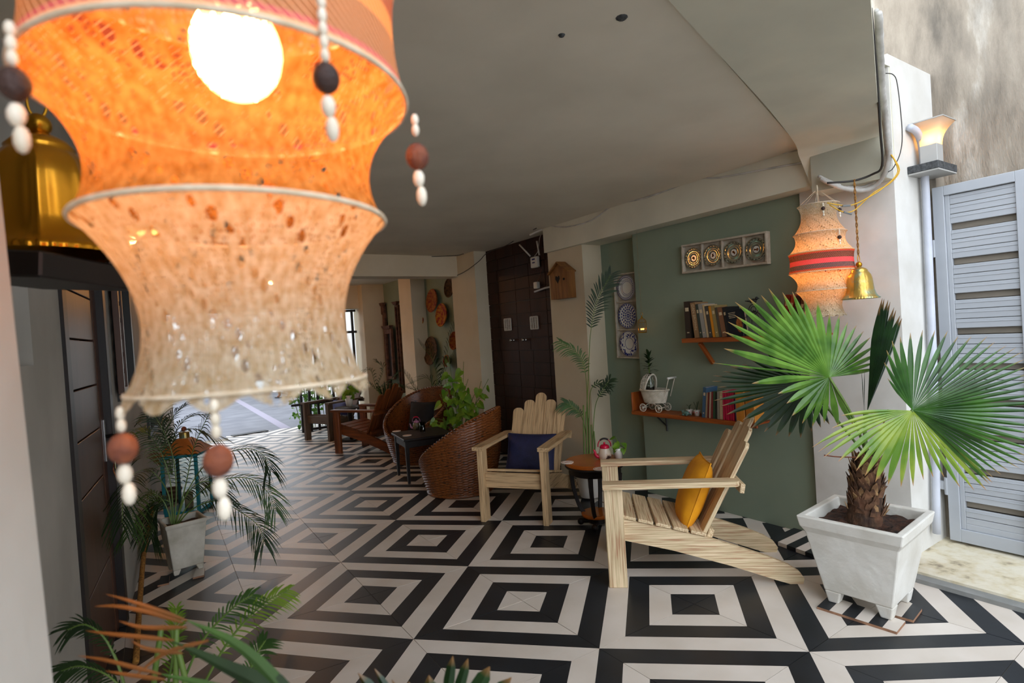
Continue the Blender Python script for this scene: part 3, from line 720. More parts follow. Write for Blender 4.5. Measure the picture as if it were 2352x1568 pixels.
def tipring(hub, D, spec, n, dz=0.0):
    """spec: list of (angle_deg, length_px, depth_offset, droop); interpolated to n blades"""
    out=[]
    hx,hy=hub
    for k in range(n):
        g=k/(n-1)*(len(spec)-1); i=min(int(g),len(spec)-2); f=g-i
        A=[spec[i][q]*(1-f)+spec[i+1][q]*f for q in range(4)]
        L=A[1]*(1+rnd.uniform(-.05,.05)); a=radians(A[0])
        out.append((at(hx+cos(a)*L,hy-sin(a)*L,D+A[2]),A[3]))
    return out
# leaf 1: upper left, facing the viewer
D1=D0+.05; h1=(1905,866)
fan_leaf(at(*h1,D1),tipring(h1,D1,[(-62,115,.0,.05),(-100,110,0,.0),(-125,125,0,.0),(-160,110,-.05,.05),(-190,205,-.1,.06),(-187,258,-.12,.0),(-205,265,-.1,.0),(-215,268,-.05,.0),(-228,262,0,.0),(-240,240,.05,0),(-252,185,.1,0),(-272,150,.12,0),(-292,135,.12,0),(-312,135,.1,0),(-333,130,.08,0),(-350,110,.02,0)],34),crown,'fan',joined=.56,petpts=[crown,at(1960,960,D0),at(*h1,D1)])
# leaf 2: dark, behind
D2=D0+.30; h2=(1856,880)
fan_leaf(at(*h2,D2),tipring(h2,D2,[(-50,90,0,.05),(-75,110,0,0),(-100,125,0,0),(-125,140,0,0),(-145,170,-.02,0),(-163,205,-.05,0),(-172,212,-.05,0),(-180,218,-.05,0),(-187,205,-.05,0),(-195,160,0,0),(-208,130,.05,0),(-225,110,.1,0)],24),crown,'fanD',joined=.62,petpts=[crown,at(1940,985,D0+.12),at(*h2,D2)])
# spear: folded upright young leaf
D3=D0-.02; h3=(1992,944)
sp=[]
for k in range(12):
    f=k/11; sp.append((at(2022+50*f,(672 if k%3 else 690)+42*f+28*abs(f-.4),D3+.06*(k%2)),0))
fan_leaf(at(*h3,D3),sp,crown,'fanD',petpts=[crown,at(1985,1000,D3),at(*h3,D3)],joined=.62,wfac=.8,fold=1.2)
fan_leaf(at(1985,945,D3+.05),[(at(1979,850,D3+.05),0),(at(1986,848,D3+.05),0)],crown,'fanD',wfac=.5,joined=.5)
# leaf 4: large right leaf - dark upper fan, yellow-green drooping lower left side
D4=D0-.30; h4=(2096,942)
fan_leaf(at(*h4,D4),tipring(h4,D4,[(128,95,.0,0),(112,160,.02,0),(97,180,.05,0),(78,185,.05,0),(60,195,.0,0),(45,245,-.08,0),(34,270,-.12,0),(27,285,-.16,.0),(19,300,-.2,.0),(12,300,-.24,.0),(4,300,-.26,0),(-4,300,-.26,.0),(-12,300,-.26,.0),(-20,295,-.25,.0),(-27,290,-.2,0),(-34,255,-.15,.03),(-42,235,-.1,.05)],36),crown,'fanM',petpts=[crown,at(2040,1010,D0-.1),at(*h4,D4)],petr=.007,joined=.55)
fan_leaf(at(h4[0],h4[1]+1,D4),tipring(h4,D4,[(-40,235,-.1,.06),(-50,235,-.08,.06),(-62,165,-.05,.05),(-78,150,0,.05),(-95,175,.02,.05),(-115,170,.02,.08),(-135,165,.0,.15),(-150,165,.0,.2),(-165,215,.0,.22),(-173,225,.02,.24),(-181,160,.05,.1)],20),None,'fanY',joined=.6)
for q in ((1893,1045,1960,1065),(2040,940,2010,1040)):
    MB().tube([loc_(x) for x in curve([crown,at((q[0]+q[2])/2,(q[1]+q[3])/2-6,D0-.05),at(q[0],q[1],D0-.05)],10)],.003,5).build('dry_stalk','bead2',t,True)
# ---- areca palm in glazed white pot behind the round table
pa=fl(1356,1142); t_=None
def roundpot(t,r0,r1,h,mt,rim=.012,soilm=True):
    MB().lathe([(.001,0),(r0*.95,0),(r0,.008),(r0+(r1-r0)*.6,h*.55),(r1,h-.02),(r1+rim*.5,h-.015),(r1+rim*.5,h),(r1-.006,h),(r1-.012,h-.03),(.001,h-.03)],36).build('pot',mt,t,True)
    if soilm: MB().lathe([(.001,h-.022),(r1-.012,h-.026)],24).build('soil','soil',t)
Da=(pa-CAM).dot(_f)
b0=at(1360,1045,Da)
PA=[[(1352,1100),(1347,980),(1352,850),(1357,760),(1372,690),(1402,632)],
    [(1355,1100),(1350,960),(1345,860),(1330,815),(1287,785)],
    [(1360,1100),(1362,1000),(1368,930),(1385,895),(1400,872)],
    [(1350,1100),(1346,1000),(1335,955),(1316,935),(1298,925)],
    [(1352,1100),(1353,960),(1356,900),(1372,880),(1395,885)]]
fr=[[at(x,y,Da-.0+ (.02*k)) for (x,y) in q] for k,q in enumerate(PA)]
tpa=palm('potted_areca_palm','tall feathery palm in a glazed white pot behind the round table',(pa.x,pa.y,0.012),[fr[0]],'frondD',n=24,L=.17,wd=.012,start=.62,droop=.25,ang=50,fold=.1,up_=-_f)
for k,(st,n_,L_) in enumerate([(.52,18,.13),(.62,12,.10),(.5,18,.13),(.6,8,.09)]):
    a=MB();b=MB(); frond_geo(a,b,[p-V3((pa.x,pa.y,.012)) for p in fr[k+1]],n=n_,L=L_,wd=.011,start=st,droop=.5 if k!=1 else .3,ang=50,fold=.2,up_=(-_f+V3((0,0,.6))).normalized()); f=a.build('frond','frondM' if k in (0,2) else 'frondD',tpa); b.build('stalk','stem',f)
for k in range(5):
    x=1340+6*k; MB().tube([p-V3((pa.x,pa.y,.012)) for p in curve([at(1352,1110,Da),at(x+2,1040,Da),at(x,930+15*k,Da)],10)],.006,6).build('stalk','stem',tpa,True)
roundpot(tpa,.085,.115,.23,'gloss_w')
for k,(x0,y0) in enumerate([(1380,1163),(1398,1152)]):
    offcut2([fl(x0-22,y0),fl(x0+4,y0+8),fl(x0+14,y0-3),fl(x0-8,y0-10)],0,.01,['small tile chip left of two under the glazed white pot','small tile chip right of two under the glazed white pot'][k],2,k)
# ---- palm in the white square pot on the left
pn=fl(402,1327); pl_=fl(362,1322); pr_=fl(466,1308)
cc=(pn+ (pr_-pn)*.5 + V3((.03,.08,0))); angp=atan2((pr_-pn).y,(pr_-pn).x)
cc=pn+(pr_-pn)*.5+V3((-(pr_-pn).y,(pr_-pn).x,0)).normalized()*(pr_-pn).length*.5
D5=(cc-CAM).dot(_f)
def keepin(px,py,D):
    p=at(px,py,D); q=V3((.095,1,0)).normalized(); nrm=V3((q.y,-q.x,0)); o=V3((-.66+.095*.05+.06,0,0))
    if (p-o).dot(nrm)<0: d=ray(px,py); p=CAM+d*((o-CAM).dot(nrm)/d.dot(nrm))
    return p
def px_(pts,D): return [keepin(x,y,D+(e[0] if e else 0)) for (x,y,*e) in pts]
F5=[[(400,1215),(425,1120),(445,1030),(475,960),(495,920)],
    [(400,1215),(430,1130),(480,1060),(560,1030),(605,1045),(622,1080)],
    [(400,1215),(440,1150),(500,1105),(570,1098),(615,1130),(632,1170)],
    [(400,1215),(440,1170),(500,1150),(560,1180),(595,1210),(606,1245)],
    [(398,1215),(385,1130),(345,1080),(305,1090),(285,1130),(280,1200)],
    [(398,1215),(375,1150),(335,1130),(310,1160),(300,1225)],
    [(398,1215),(385,1170),(355,1150),(335,1180),(325,1230)],
    [(400,1215),(405,1120),(395,1040),(370,980),(352,950)],
    [(400,1215),(390,1100),(360,1020),(320,985),(285,1000)],
    [(400,1215),(420,1150),(455,1110),(490,1110),(520,1150)],
    [(400,1215),(395,1160),(370,1150),(350,1190),(348,1235)]]
fr=[px_([(x,y,(.05*sin(i*2+k)*k/4)) for k,(x,y) in enumerate(q)],D5) for i,q in enumerate(F5)]
tp=palm('potted_date_palm','feathery palm in a white footed pot left of the turquoise lantern',(cc.x,cc.y,.012),fr,['frondD','frondD','frondM'],n=30,L=.15,wd=.007,start=.28,droop=.55,ang=52,fold=.15,up_=(-_f*.5+V3((0,0,.8))).normalized())
tp.rotation_euler=(0,0,0)
po=pot_sq(tp,.17,.235,.335,.035,'potd',.02,.014,lipw=.004); po.rotation_euler=(0,0,angp)
so=soil(tp,.10,.29,8); so.rotation_euler=(0,0,angp)
for k,(q) in enumerate([(374,1338),(455,1320)]):
    offcut2([fl(q[0]-12,q[1]+10),fl(q[0]+14,q[1]+4),fl(q[0]+16,q[1]-14),fl(q[0]-4,q[1]-12)],0,.011,['dark tile chip under the left foot of the footed palm pot','pale tile chip under the right foot of the footed palm pot'][k],1,k)
# second palm behind, near the lantern
D6=D5+1.6
F6=[[(395,1090),(380,1010),(395,960),(425,930)],[(395,1090),(400,1000),(430,960),(470,950)],[(395,1090),(375,1000),(350,960),(335,965)],[(395,1090),(370,1040),(345,1020),(330,1050)],[(395,1090),(400,1010),(440,985),(490,1000)],[(395,1090),(375,980),(370,930),(380,905)]]
b6=fl(395,1150); 
fr=[px_(q,(b6-CAM).dot(_f)) for q in F6]
tq=palm('potted_date_palm','bushy dark palm behind the turquoise lantern by the left wall',(b6.x,b6.y,0),fr,'frondD',n=24,L=.26,wd=.011,start=.2,droop=.45,ang=50,fold=.2,up_=V3((0,0,1)))
roundpot(tq,.07,.09,.12,'terra')
# ---- foreground fronds at the bottom edge
Df=1.15
def fgp(pts,D,e=0): return [at(x,y,D+e*k) for k,(x,y) in enumerate(pts)]
gz=fl(420,1568+420)
FG=[[(330,1800),(430,1640),(520,1480),(600,1390),(660,1355)],[(330,1800),(400,1620),(460,1480),(530,1400),(580,1365)],[(300,1800),(290,1600),(250,1480),(200,1435),(155,1445)],[(330,1800),(380,1600),(400,1480),(405,1400)],[(320,1800),(310,1640),(260,1560),(190,1530),(140,1540)],[(340,1800),(470,1660),(560,1560),(590,1500),(610,1470)]]
gb=at(350,1850,Df+.05)
tg=palm('potted_areca_palm','out-of-focus feathery palm rising from the bottom edge below the dark door',(gb.x,gb.y,.012),[[V3((gb.x,gb.y,.25))]+fgp(q,Df+.05) for q in FG],['frondL','frondM','frondD','frondL','frondD','frondM'],n=22,L=.052,wd=.0042,start=.55,droop=.35,ang=46,fold=.15,up_=-_f)
roundpot(tg,.12,.16,.26,'terra')
for (x0,x1) in ((400,405),(430,395),(350,370)): MB().tube([p-V3((gb.x,gb.y,.012)) for p in curve([V3((gb.x,gb.y,.25)),at(x0,1650,Df),at(x1,1440,Df)],10)],.006,6).build('stalk','stem',tg,True)
# near blurred blades: strap leaves with dry orange tips
Dn=.62
def strap(mb,pts,wd,uvs=None,nrm=None):
    P=curve(pts,16); N=len(P); nrm=nrm or -_f; vs=[]
    for i,p in enumerate(P):
        tt_=(P[min(i+1,N-1)]-P[max(i-1,0)]).normalized(); s_=tt_.cross(nrm).normalized(); g=i/(N-1); hw=wd/2*(min(1,.4+g*3))*(1-g**3)
        vs+=[p-s_*hw,p+nrm*hw*.4,p+s_*hw]
    mb.add(vs,[q for m in range(N-1) for q in ((3*m,3*m+1,3*m+4,3*m+3),(3*m+1,3*m+2,3*m+5,3*m+4))])
ng=at(760,2300,Dn+.25)
ts=thing('strap_leaf_plant','blurred strap-leaved plant with dry orange leaf tips nearest the camera','plant',(ng.x,ng.y,.02))
O_=V3((ng.x,ng.y,.02))
SL=[([(900,1900),(700,1640),(560,1490),(420,1420)],.022,'frondM'),([(1000,1900),(640,1600),(520,1530),(390,1470)],.026,'frondD'),([(800,1900),(620,1640),(500,1580),(360,1545)],.02,'frondM'),([(700,1900),(640,1700),(640,1600),(600,1530)],.02,'frondD'),([(860,1900),(720,1680),(640,1560),(560,1500)],.022,'frondD')]
for pts,wd,mm in SL:
    mb=MB(); strap(mb,[V3((0,0,.27))]+[p-O_ for p in px_(pts,Dn)],wd); mb.build('leaf',mm,ts)
for pts in ([(430,1425),(360,1400),(300,1380),(240,1363)],[(420,1430),(340,1405),(270,1392),(215,1392)],[(400,1470),(320,1462),(250,1455),(195,1448)],[(420,1500),(340,1490),(300,1470)],[(370,1548),(300,1530),(240,1515),(175,1505)],[(380,1560),(300,1550),(240,1540)],[(480,1470),(380,1500),(300,1560)],[(430,1440),(330,1440),(270,1425)]):
    mb=MB(); strap(mb,[p-O_ for p in px_(pts,Dn)],.0055); mb.build('dry_leaf_tip','dryleaf',ts)
roundpot(ts,.12,.16,.28,'terra')
# dark cut fan leaf at the bottom centre
Dk=.80; hk=(1000,1760)
kb=at(1250,2500,Dk+.15)
tk=thing('fan_palm_seedling','dark stiff fan leaf tips poking up at the bottom edge of the frame','plant',(kb.x,kb.y,.02)); O2=V3((kb.x,kb.y,.02))
def loc2(p): return V3(p)-O2
sv=loc_; 
loc_=loc2; t_s=t; t=tk
fan_leaf(at(*hk,Dk),[(at(x,y,Dk),0) for (x,y) in [(760,1600),(790,1570),(822,1545),(860,1535),(900,1560),(938,1565),(985,1550),(1040,1506),(1075,1512),(1125,1530),(1175,1555),(1220,1580)]],kb+V3((0,0,.3)),'fanD',joined=.80,wfac=.92)
loc_=sv; t=t_s
roundpot(tk,.1,.13,.25,'terra')
# ---- heart-leaved plants
def heart(mb,p,d,n,s):
    """heart leaf at p pointing d with normal n, size s"""
    d=V3(d).normalized(); n=(V3(n)-d*V3(n).dot(d)).normalized(); w=d.cross(n)
    out=[(0,.0),(.22,-.14),(.42,-.06),(.48,.18),(.36,.5),(.16,.82),(0,1.05)]
    L=[(-a,b) for a,b in out[1:-1]][::-1]; pts=out+L
    def P(a,b): return V3(p)+w*a*s+d*b*s+n*(abs(a)*.25-.25*b*b*.6)*s
    vs=[P(0,.1),P(0,.45),P(0,.8)]+[P(a,b) for a,b in pts]; N=len(pts); o=3; fs=[]
    mid=lambda b: 0 if b<.25 else (1 if b<.62 else 2)
    for i in range(N):
        j=(i+1)%N; a,bm=mid(pts[i][1]),mid(pts[j][1])
        if a==bm: fs.append((a,o+i,o+j))
        else: fs.append((a,o+i,o+j,bm))
    mb.add(vs,fs)
def leafy(name,label,loc,stems,leafm,size,seed=1,parent=None,cat='plant',facing=None,rz=0):
    rn=random.Random(seed); t=parent or thing(name,label,cat,loc); o=V3(loc)
    for st in stems:
        P=curve([V3(p)-o for p in st[0]],18); s=MB(); s.tube(P,.0028,5); so=s.build('stem','stem',t,True)
        for k in range(st[1]):
            f=.35+.65*(k+.5)/st[1]; i=min(int(f*(len(P)-1)),len(P)-2); p=P[i]
            a=rn.uniform(0,2*pi); d=V3((cos(a)*.7,sin(a)*.7,rn.uniform(-.9,.3)))+_r*rn.uniform(-.5,.5); q=p+d.normalized()*size*.35
            m=MB(); m.tube([p,q],.0016,4); heart(m,q,d+V3((0,0,-.3)),(-_f+V3((rn.uniform(-.5,.5),rn.uniform(-.5,.5),rn.uniform(.2,.9)))),size*rn.uniform(.75,1.15)*.9); m.build('leaf',leafm,so)
    return t
# pothos beside kettle
vp=fl(1421,1052,TZ); vt=smallvase(vp,TZ,'small green pothos in a white vase beside the crimson-lidded kettle'); o_=V3((vp.x,vp.y,TZ))
leafy('x','x',(vp.x,vp.y,TZ),[([o_+V3((0,0,.05)),o_+V3((.0,0,.1)),o_+V3(a)],2) for a in ((-.03,.02,.12),(.04,-.02,.11),(.01,.03,.15),(.03,-.05,.07),(-.02,-.04,.09))],'pothos',.055,4,parent=vt)
# syngonium between the wicker chairs
sb=V3((2.50,2.35,0)); Ds=(sb-CAM).dot(_f)
def S_(x,y,e=0): return at(x,y,Ds+e)
st=[]
rn=random.Random(8)
for (x,y,k) in ((1030,815,4),(1050,850,5),(1075,870,5),(1105,875,4),(1122,870,2),(1090,905,5),(1040,890,5),(1020,860,4),(1010,905,4),(1000,960,4),(1060,920,5),(1110,905,3),(1035,940,4),(985,968,3),(1085,935,4),(1065,830,4)):
    st.append(([S_(1062,1010),S_((1062+x)/2+rn.uniform(-8,8),(1000+y)/2-10),S_(x,y,rn.uniform(-.1,.1))],k))
ty=leafy('potted_arrowhead_plant','bright green arrowhead plant standing between the two wicker tub chairs',(sb.x,sb.y,0),st,'pothos',.105,5)
roundpot(ty,.12,.16,.42,'terra')
# ================================================================== WALL FITTINGS AND HANGING THINGS
# ---- dark brown panelled wall with two doors
XP=3.12
g=MB(); g.bx((XP+.012,1.20,0),(3.42,2.70,ZC)); pw=struct('wall_panelled',g,'dkframe','dark brown panelled wall recess between the cream column and the bird house','wall')
colY=[oX(x,700,XP).y for x in (1108,1146,1186,1218,1256,1296)]
zt=oX(1180,694,XP).z
def panels(par,ys,z0,z1,n,seed,off=0.0,nm='panel'):
    rn=random.Random(seed); h=(z1-z0)/n
    for r in range(n):
        sh=rn.uniform(-.05,.05) if r%2 else 0
        for k in range(len(ys)-1):
            a=ys[k]+(sh if 0<k else 0); b=ys[k+1]+(sh if k+1<len(ys)-1 else 0)
            zz0,zz1=z0+r*h+.002,z0+(r+1)*h-.002
            m=MB(); m.bevbox((0,0,0),(.012,abs(a-b)-.005,zz1-zz0),.0015); o=m.build(nm,'panel',par); o.location=(XP-off+.004+rn.uniform(-.001,.001),(a+b)/2,(zz0+zz1)/2)
panels(pw,colY,zt+.004,ZC,5,1)
panels(pw,[colY[4],colY[5]],.0,zt,13,3)
panels(pw,[colY[0],oX(1127,700,XP).y],.0,zt,13,4)
M['vent']=mat('grey_vent','#bdb8ae',None,rough=.5)
def cabdoor(n,y0,y1,ys,vpx,kpx,seed):
    g=MB(); g.bx((XP+.006,min(y0,y1),.0),(XP+.014,max(y0,y1),zt)); d=struct('door_%d'%n,g,'dkframe',['dark brown tiled door leaf nearer the cream column','dark brown tiled door leaf nearer the bird house'][n-1],'door')
    panels(d,ys,0.0,zt,13,seed,.0)
    v=oX(*vpx,XP-.01); m=MB(); W_,H_v=.125,.13
    for (cy,cz,sy,sz) in ((0,H_v/2,W_,.012),(0,-H_v/2,W_,.012),(W_/2,0,.012,H_v),(-W_/2,0,.012,H_v),(W_/6,0,.008,H_v),(-W_/6,0,.008,H_v)): m.box((0,cy,cz),(.014,sy,sz))
    for k in range(7): m.box((.002,0,-H_v/2+.015+k*.0165),(.008,W_,.007),R=Matrix.Rotation(.6,3,'Y'))
    vo=m.build('vent','vent',d,False); vo.location=v
    k=oX(*kpx,XP); m=MB(); m.lathe([(.001,0),(.016,0),(.017,.004),(.008,.008),(.007,.02),(.016,.028),(.019,.038),(.014,.048),(.001,.05)],16)
    ko=m.build('knob','steel',d,True); ko.rotation_euler=(0,-pi/2,0); ko.location=(XP-.002,k.y,k.z)
yl=oX(1127,700,XP).y
cabdoor(1,yl,colY[2],[yl,colY[1],colY[2]],(1166,745),(1180,781),5)
cabdoor(2,colY[2],colY[4],[colY[2],colY[3],colY[4]],(1227,741),(1208,780),6)
# router, adapter, cables
rp=oX(1229,602,XP-.03); t=thing('wifi_router','white wireless router with two raised antennas on the dark panelled wall','router',rp)
MB().bevbox((0,0,0),(.04,.12,.115),.008).build('body','plastic',t); 
b=MB(); b.box((-.0215,.0,.03),(.002,.05,.016)); b.box((-.0215,0,-.005),(.002,.045,.012)); b.build('printed_label','navy2',t)
for (x0,y0,x1,y1) in ((1218,588,1193,562),(1239,586,1233,553)):
    MB().tube([oX(x0,y0,XP-.03)-rp,oX(x1,y1,XP-.06)-rp],.009,8).build('antenna','plastic',t,True)
ap=oX(1233,655,XP-.02); o=MB().bevbox((0,0,0),(.05,.06,.07),.006).build('power_adapter','plastic'); o.location=ap; tag(o,'white power adapter plugged in below the router','adapter')
def cable(name,pts,r,mt,label,cat='cable',group=None,n=30):
    o=MB().tube(curve(pts,n),r,7).build(name,mt,None,True); return tag(o,label,cat,group)
cable('cable',[oX(*q,XP-.03) for q in ((1262,545),(1265,590),(1269,630),(1268,655),(1250,662),(1228,670))],.011,'pipe','thick grey hose curving beside the router')
cable('cable',[oX(*q,XP-.02) for q in ((1252,525),(1240,545),(1236,575),(1228,588))],.003,'plastic','thin white lead from the ceiling to the router')
cable('cable',[oX(*q,XP-.02) for q in ((1243,618),(1240,635),(1232,650))],.002,'bead2','thin brown lead between router and adapter')
cable('cable',[fl(1232,524,2.405),oX(1200,540,XP-.02),oX(1160,565,2.95),oX(1120,580,2.93),oX(1100,600,2.93),oX(1070,622,2.93),oX(1050,632,2.93)],.004,'cabled','dark cable sagging from the brown wall over the cream column')
cable('cable',[oX(x,y,2.925) for x,y in ((1258,517),(1300,521),(1360,505),(1410,470),(1480,455),(1600,412),(1650,408),(1760,388),(1850,372))],.006,'cablew','pale cable looping along the cream beam above the green wall')
cable('cable',[oX(x,y,2.925) for x,y in ((1420,468),(1520,435),(1600,410),(1720,370),(1835,345))],.003,'cablew','thin straight cable under the ceiling edge above the green wall')
cable('cable',[fl(x,y,2.41) for x,y in ((862,588),(950,590),(1040,587),(1065,583))],.004,'cabled','thin dark cable along the top of the cross beam')
o=MB().tube([oX(1218,539,2.95),oX(1245,527,2.93)],.012,8).build('conduit_stub','plastic'); tag(o,'short white conduit stub at the ceiling above the router','conduit')
# ---- bird house
bh0=oX(1301,645,2.97); t=thing('bird_house','small pine bird house with a heart cut-out on the cream pilaster','bird house',(2.97,bh0.y,bh0.z))
yw=(oX(1281,680,2.93)-oX(1325,680,2.93)).length/2*.92; zb=oX(1301,685,2.93).z-bh0.z; zs=oX(1301,625,2.93).z-bh0.z; zp=oX(1298,604,2.93).z-bh0.z
M['bird']=mat('bird_house_pine','#8a5a26','#70441a',9,.6,stretch=(4,4,.5),bump=.15,rand=1)
M['birdd']=mat('dark_hole','#120a06',None,rough=.9)
m=MB(); P=[(-yw,zb),(yw,zb),(yw,zs),(0,zp),(-yw,zs)]; n=5
m.add([(-.09,y,z) for y,z in P]+[(0,y,z) for y,z in P],[tuple(range(n)),tuple(reversed(range(n,2*n)))]+[(i,n+i,n+(i+1)%n,(i+1)%n) for i in range(n)]); m.build('body','bird',t)
for k in range(3): MB().box((-.092,-yw+yw*2/3*(k+.5),(zb+zs)/2),(.006,yw*2/3-.003,zs-zb)).build('plank','bird',t)
for s in (-1,1):
    a=V3((0,s*yw*1.15,zs-.005)); c=V3((0,0,zp+.008)); m=MB(); d=(c-a)
    m.add([(-.11,a.y,a.z),(0.0,a.y,a.z),(0,c.y,c.z),(-.11,c.y,c.z),(-.11,a.y,a.z+.012),(0,a.y,a.z+.012),(0,c.y,c.z+.012),(-.11,c.y,c.z+.012)],[(0,3,2,1),(4,5,6,7),(0,1,5,4),(1,2,6,5),(2,3,7,6),(3,0,4,7)]); m.build('roof_board','bird',t)
hp=[(0,-.045),(.034,.0),(.03,.025),(.014,.03),(0,.016),(-.014,.03),(-.03,.025),(-.034,0)]
m=MB(); m.add([(-.0965,.012+y,z+.02) for y,z in hp],[tuple(range(8))]); m.build('heart_hole','birdd',t)
m=MB(); m.sph((-.095,-yw*.62,.01),.012,8); m.build('side_hole','birdd',t)
# ---- frames with plates
def shadowbox(name,label,cpx,X0,fr_d,yz,n,vertical,plate):
    """yz: centre y,z, half width (y), half height (z)"""
    cy,cz,hy,hz,tl=yz; t=thing(name,label,'wall frame',(X0,cy,cz)); t.rotation_euler=(tl,0,0)
    MB().box((-.004,0,0),(.008,2*hy,2*hz)).build('backing','whitew',t)
    th=.014
    for (a,b,c,d) in ((0,hz,2*hy+th,th),(0,-hz,2*hy+th,th),(hy,0,th,2*hz-th),(-hy,0,th,2*hz-th)): MB().bevbox((-fr_d/2,a,b),(fr_d,c,d),.002).build('frame_rail','whitew',t)
    for k in range(1,n):
        f=-1+2*k/n
        if vertical: MB().box((-fr_d/2+.004,0,f*hz),(fr_d*.8,2*hy-th,.009)).build('divider','whitew',t)
        else: MB().box((-fr_d/2+.004,f*hy,0),(fr_d*.8,.009,2*hz-th)).build('divider','whitew',t)
    for k in range(n):
        f=-1+2*(k+.5)/n; plate(t,k,(V3((-.012,0,f*hz)) if vertical else V3((-.012,f*hy,0))))
    return t
M['whitew']=mat('whitewashed_frame','#bdb4a2','#a59a88',20,.7,stretch=(1,1,1),bump=.15)
M['platew']=mat('plate_white','#d6d4cc',None,rough=.15)
M['blue']=mat('cobalt_print','#27347e',None,rough=.2)
M['silver']=mat('silver_glass','#b9b6a4','#8f8d78',8,.12,metal=.75)
M['ink']=mat('print_black','#1a1c22',None,rough=.3); M['rust']=mat('rust_print','#6a2a12','#a0602a',60,.4)
def disc(m,c,r0,r1,x,n=32,mi=0):
    m.add([(x,c[1]+cos(2*pi*i/n)*r,c[2]+sin(2*pi*i/n)*r) for r in (r0,r1) for i in range(n)],[(i,n+i,n+(i+1)%n,(i+1)%n) for i in range(n)],mi)
def plate_blue(R):
    def f(t,k,c):
        m=MB(); prof=[(.001,.006),(R*.6,.007),(R*.75,.012),(R,.022),(R*.99,.017),(R*.7,.004),(R*.5,0),(.001,0)]
        m.lathe(prof,40); o=m.build('plate','platew',t,True); o.rotation_euler=(0,-pi/2,0); o.location=c
        m=MB(); rn=random.Random(k+3)
        def dot(r,a,s,n=6): m.add([(r*cos(a)+s*cos(2*pi*q/n+a)*1.0, r*sin(a)+s*sin(2*pi*q/n+a)*.8, .0225 if r>R*.8 else (.0145 if r>R*.72 else .0082+.006*max(0,(r/R-.55)/.2))) for q in range(n)],[tuple(range(n))])
        def ring(r,w_,z): m.add([((r+s*w_)*cos(2*pi*q/40),(r+s*w_)*sin(2*pi*q/40),z) for s in (-.5,.5) for q in range(40)],[(q,(q+1)%40,40+(q+1)%40,40+q) for q in range(40)])
        if k==2 :  # top plate (index from below)
            ring(R*.96,R*.04,.0235); ring(R*.52,R*.03,.0085)
            for q in range(36): dot(R*.82,2*pi*q/36,R*.06,5); dot(R*.64,2*pi*q/36,R*.045,4)
        elif k==1:
            for rr_,cnt,s in ((.12,6,.08),(.3,10,.09),(.5,14,.10),(.68,18,.09),(.86,22,.085)):
                for q in range(cnt): dot(R*rr_,2*pi*q/cnt+rr_*3,R*s,5)
            ring(R*.97,R*.04,.0235)
        else:
            ring(R*.46,R*.04,.0085); ring(R*.97,R*.03,.0235)
            for q in range(60): dot(R*rn.uniform(.58,.92),2*pi*q/60,R*rn.uniform(.05,.1),5)
        o2=m.build('printed_pattern','blue',o); 
    return f
xr=3.2
pA,pB_,pC=oX(1409,630,xr-.04),oX(1462,627,xr-.04),oX(1418,822,xr-.04); pD=oX(1469,820,xr-.04)
cyy=(pA.y+pB_.y+pC.y+pD.y)/4; czz=(pA.z+pC.z+pB_.z+pD.z)/4; hy=abs(pA.y-pB_.y)/2*.94; hz=(pA.z-pC.z)/2*.98
shadowbox('plate_frame','tall white box frame holding three blue and white plates','',xr,.045,(cyy,czz,hy,hz,.02),3,True,plate_blue(min(hy*.86,hz/3*.9)))
def plate_silver(R):
    def f(t,k,c):
        m=MB(); m.lathe([(.001,.004),(R*.36,.004),(R*.44,.012),(R*.55,.006),(R*.78,.010),(R,.016),(R,.012),(R*.7,.002),(.001,0)],48); o=m.build('glass_plate','silver',t,True); o.rotation_euler=(0,-pi/2,0); o.location=c
        m=MB(); 
        for q in range(18):
            a=2*pi*q/18; m.add([(R*.88*cos(a)+R*.055*cos(b),R*.88*sin(a)+R*.055*sin(b),.0150) for b in [2*pi*z/8 for z in range(8)]],[tuple(range(8))])
        m.build('rim_hole','ink',o)
        m=MB(); m.add([(R*.30*cos(2*pi*q/24),R*.30*sin(2*pi*q/24),.0052) for q in range(24)],[tuple(range(24))]); m.build('centre_disc','platew',o)
        m=MB(); m.lathe([(R*.30,.006),(R*.34,.006)],32); m.build('black_ring','ink',o)
        m=MB(); rn=random.Random(k)
        for q in range(9): 
            a=rn.uniform(0,6.3); r=rn.uniform(0,R*.13); s=R*rn.uniform(.04,.09); m.add([(r*cos(a)+s*cos(b),r*sin(a)*1.3+s*sin(b),.0060) for b in [2*pi*z/6 for z in range(6)]],[tuple(range(6))])
        m.build('printed_motif','rust',o)
    return f
xf=3.04; q=[oX(*p,xf) for p in ((1563,566),(1756,533),(1569,626),(1768,603))]
cyy=sum(p.y for p in q)/4; czz=sum(p.z for p in q)/4; hy=abs(q[0].y-q[1].y+q[2].y-q[3].y)/4; hz=abs(q[0].z-q[2].z+q[1].z-q[3].z)/4; tilt=atan2((q[1].z-q[0].z),(q[1].y-q[0].y))
tilt=math.atan((q[1].z+q[3].z-q[0].z-q[2].z)/(q[1].y+q[3].y-q[0].y-q[2].y))
shadowbox('plate_frame','long white box frame holding four glass plates above the upper bookshelf','',3.08,.045,(cyy,czz,hy*.98,hz,tilt),4,False,plate_silver(min(hz*.86,hy/4*.9)))
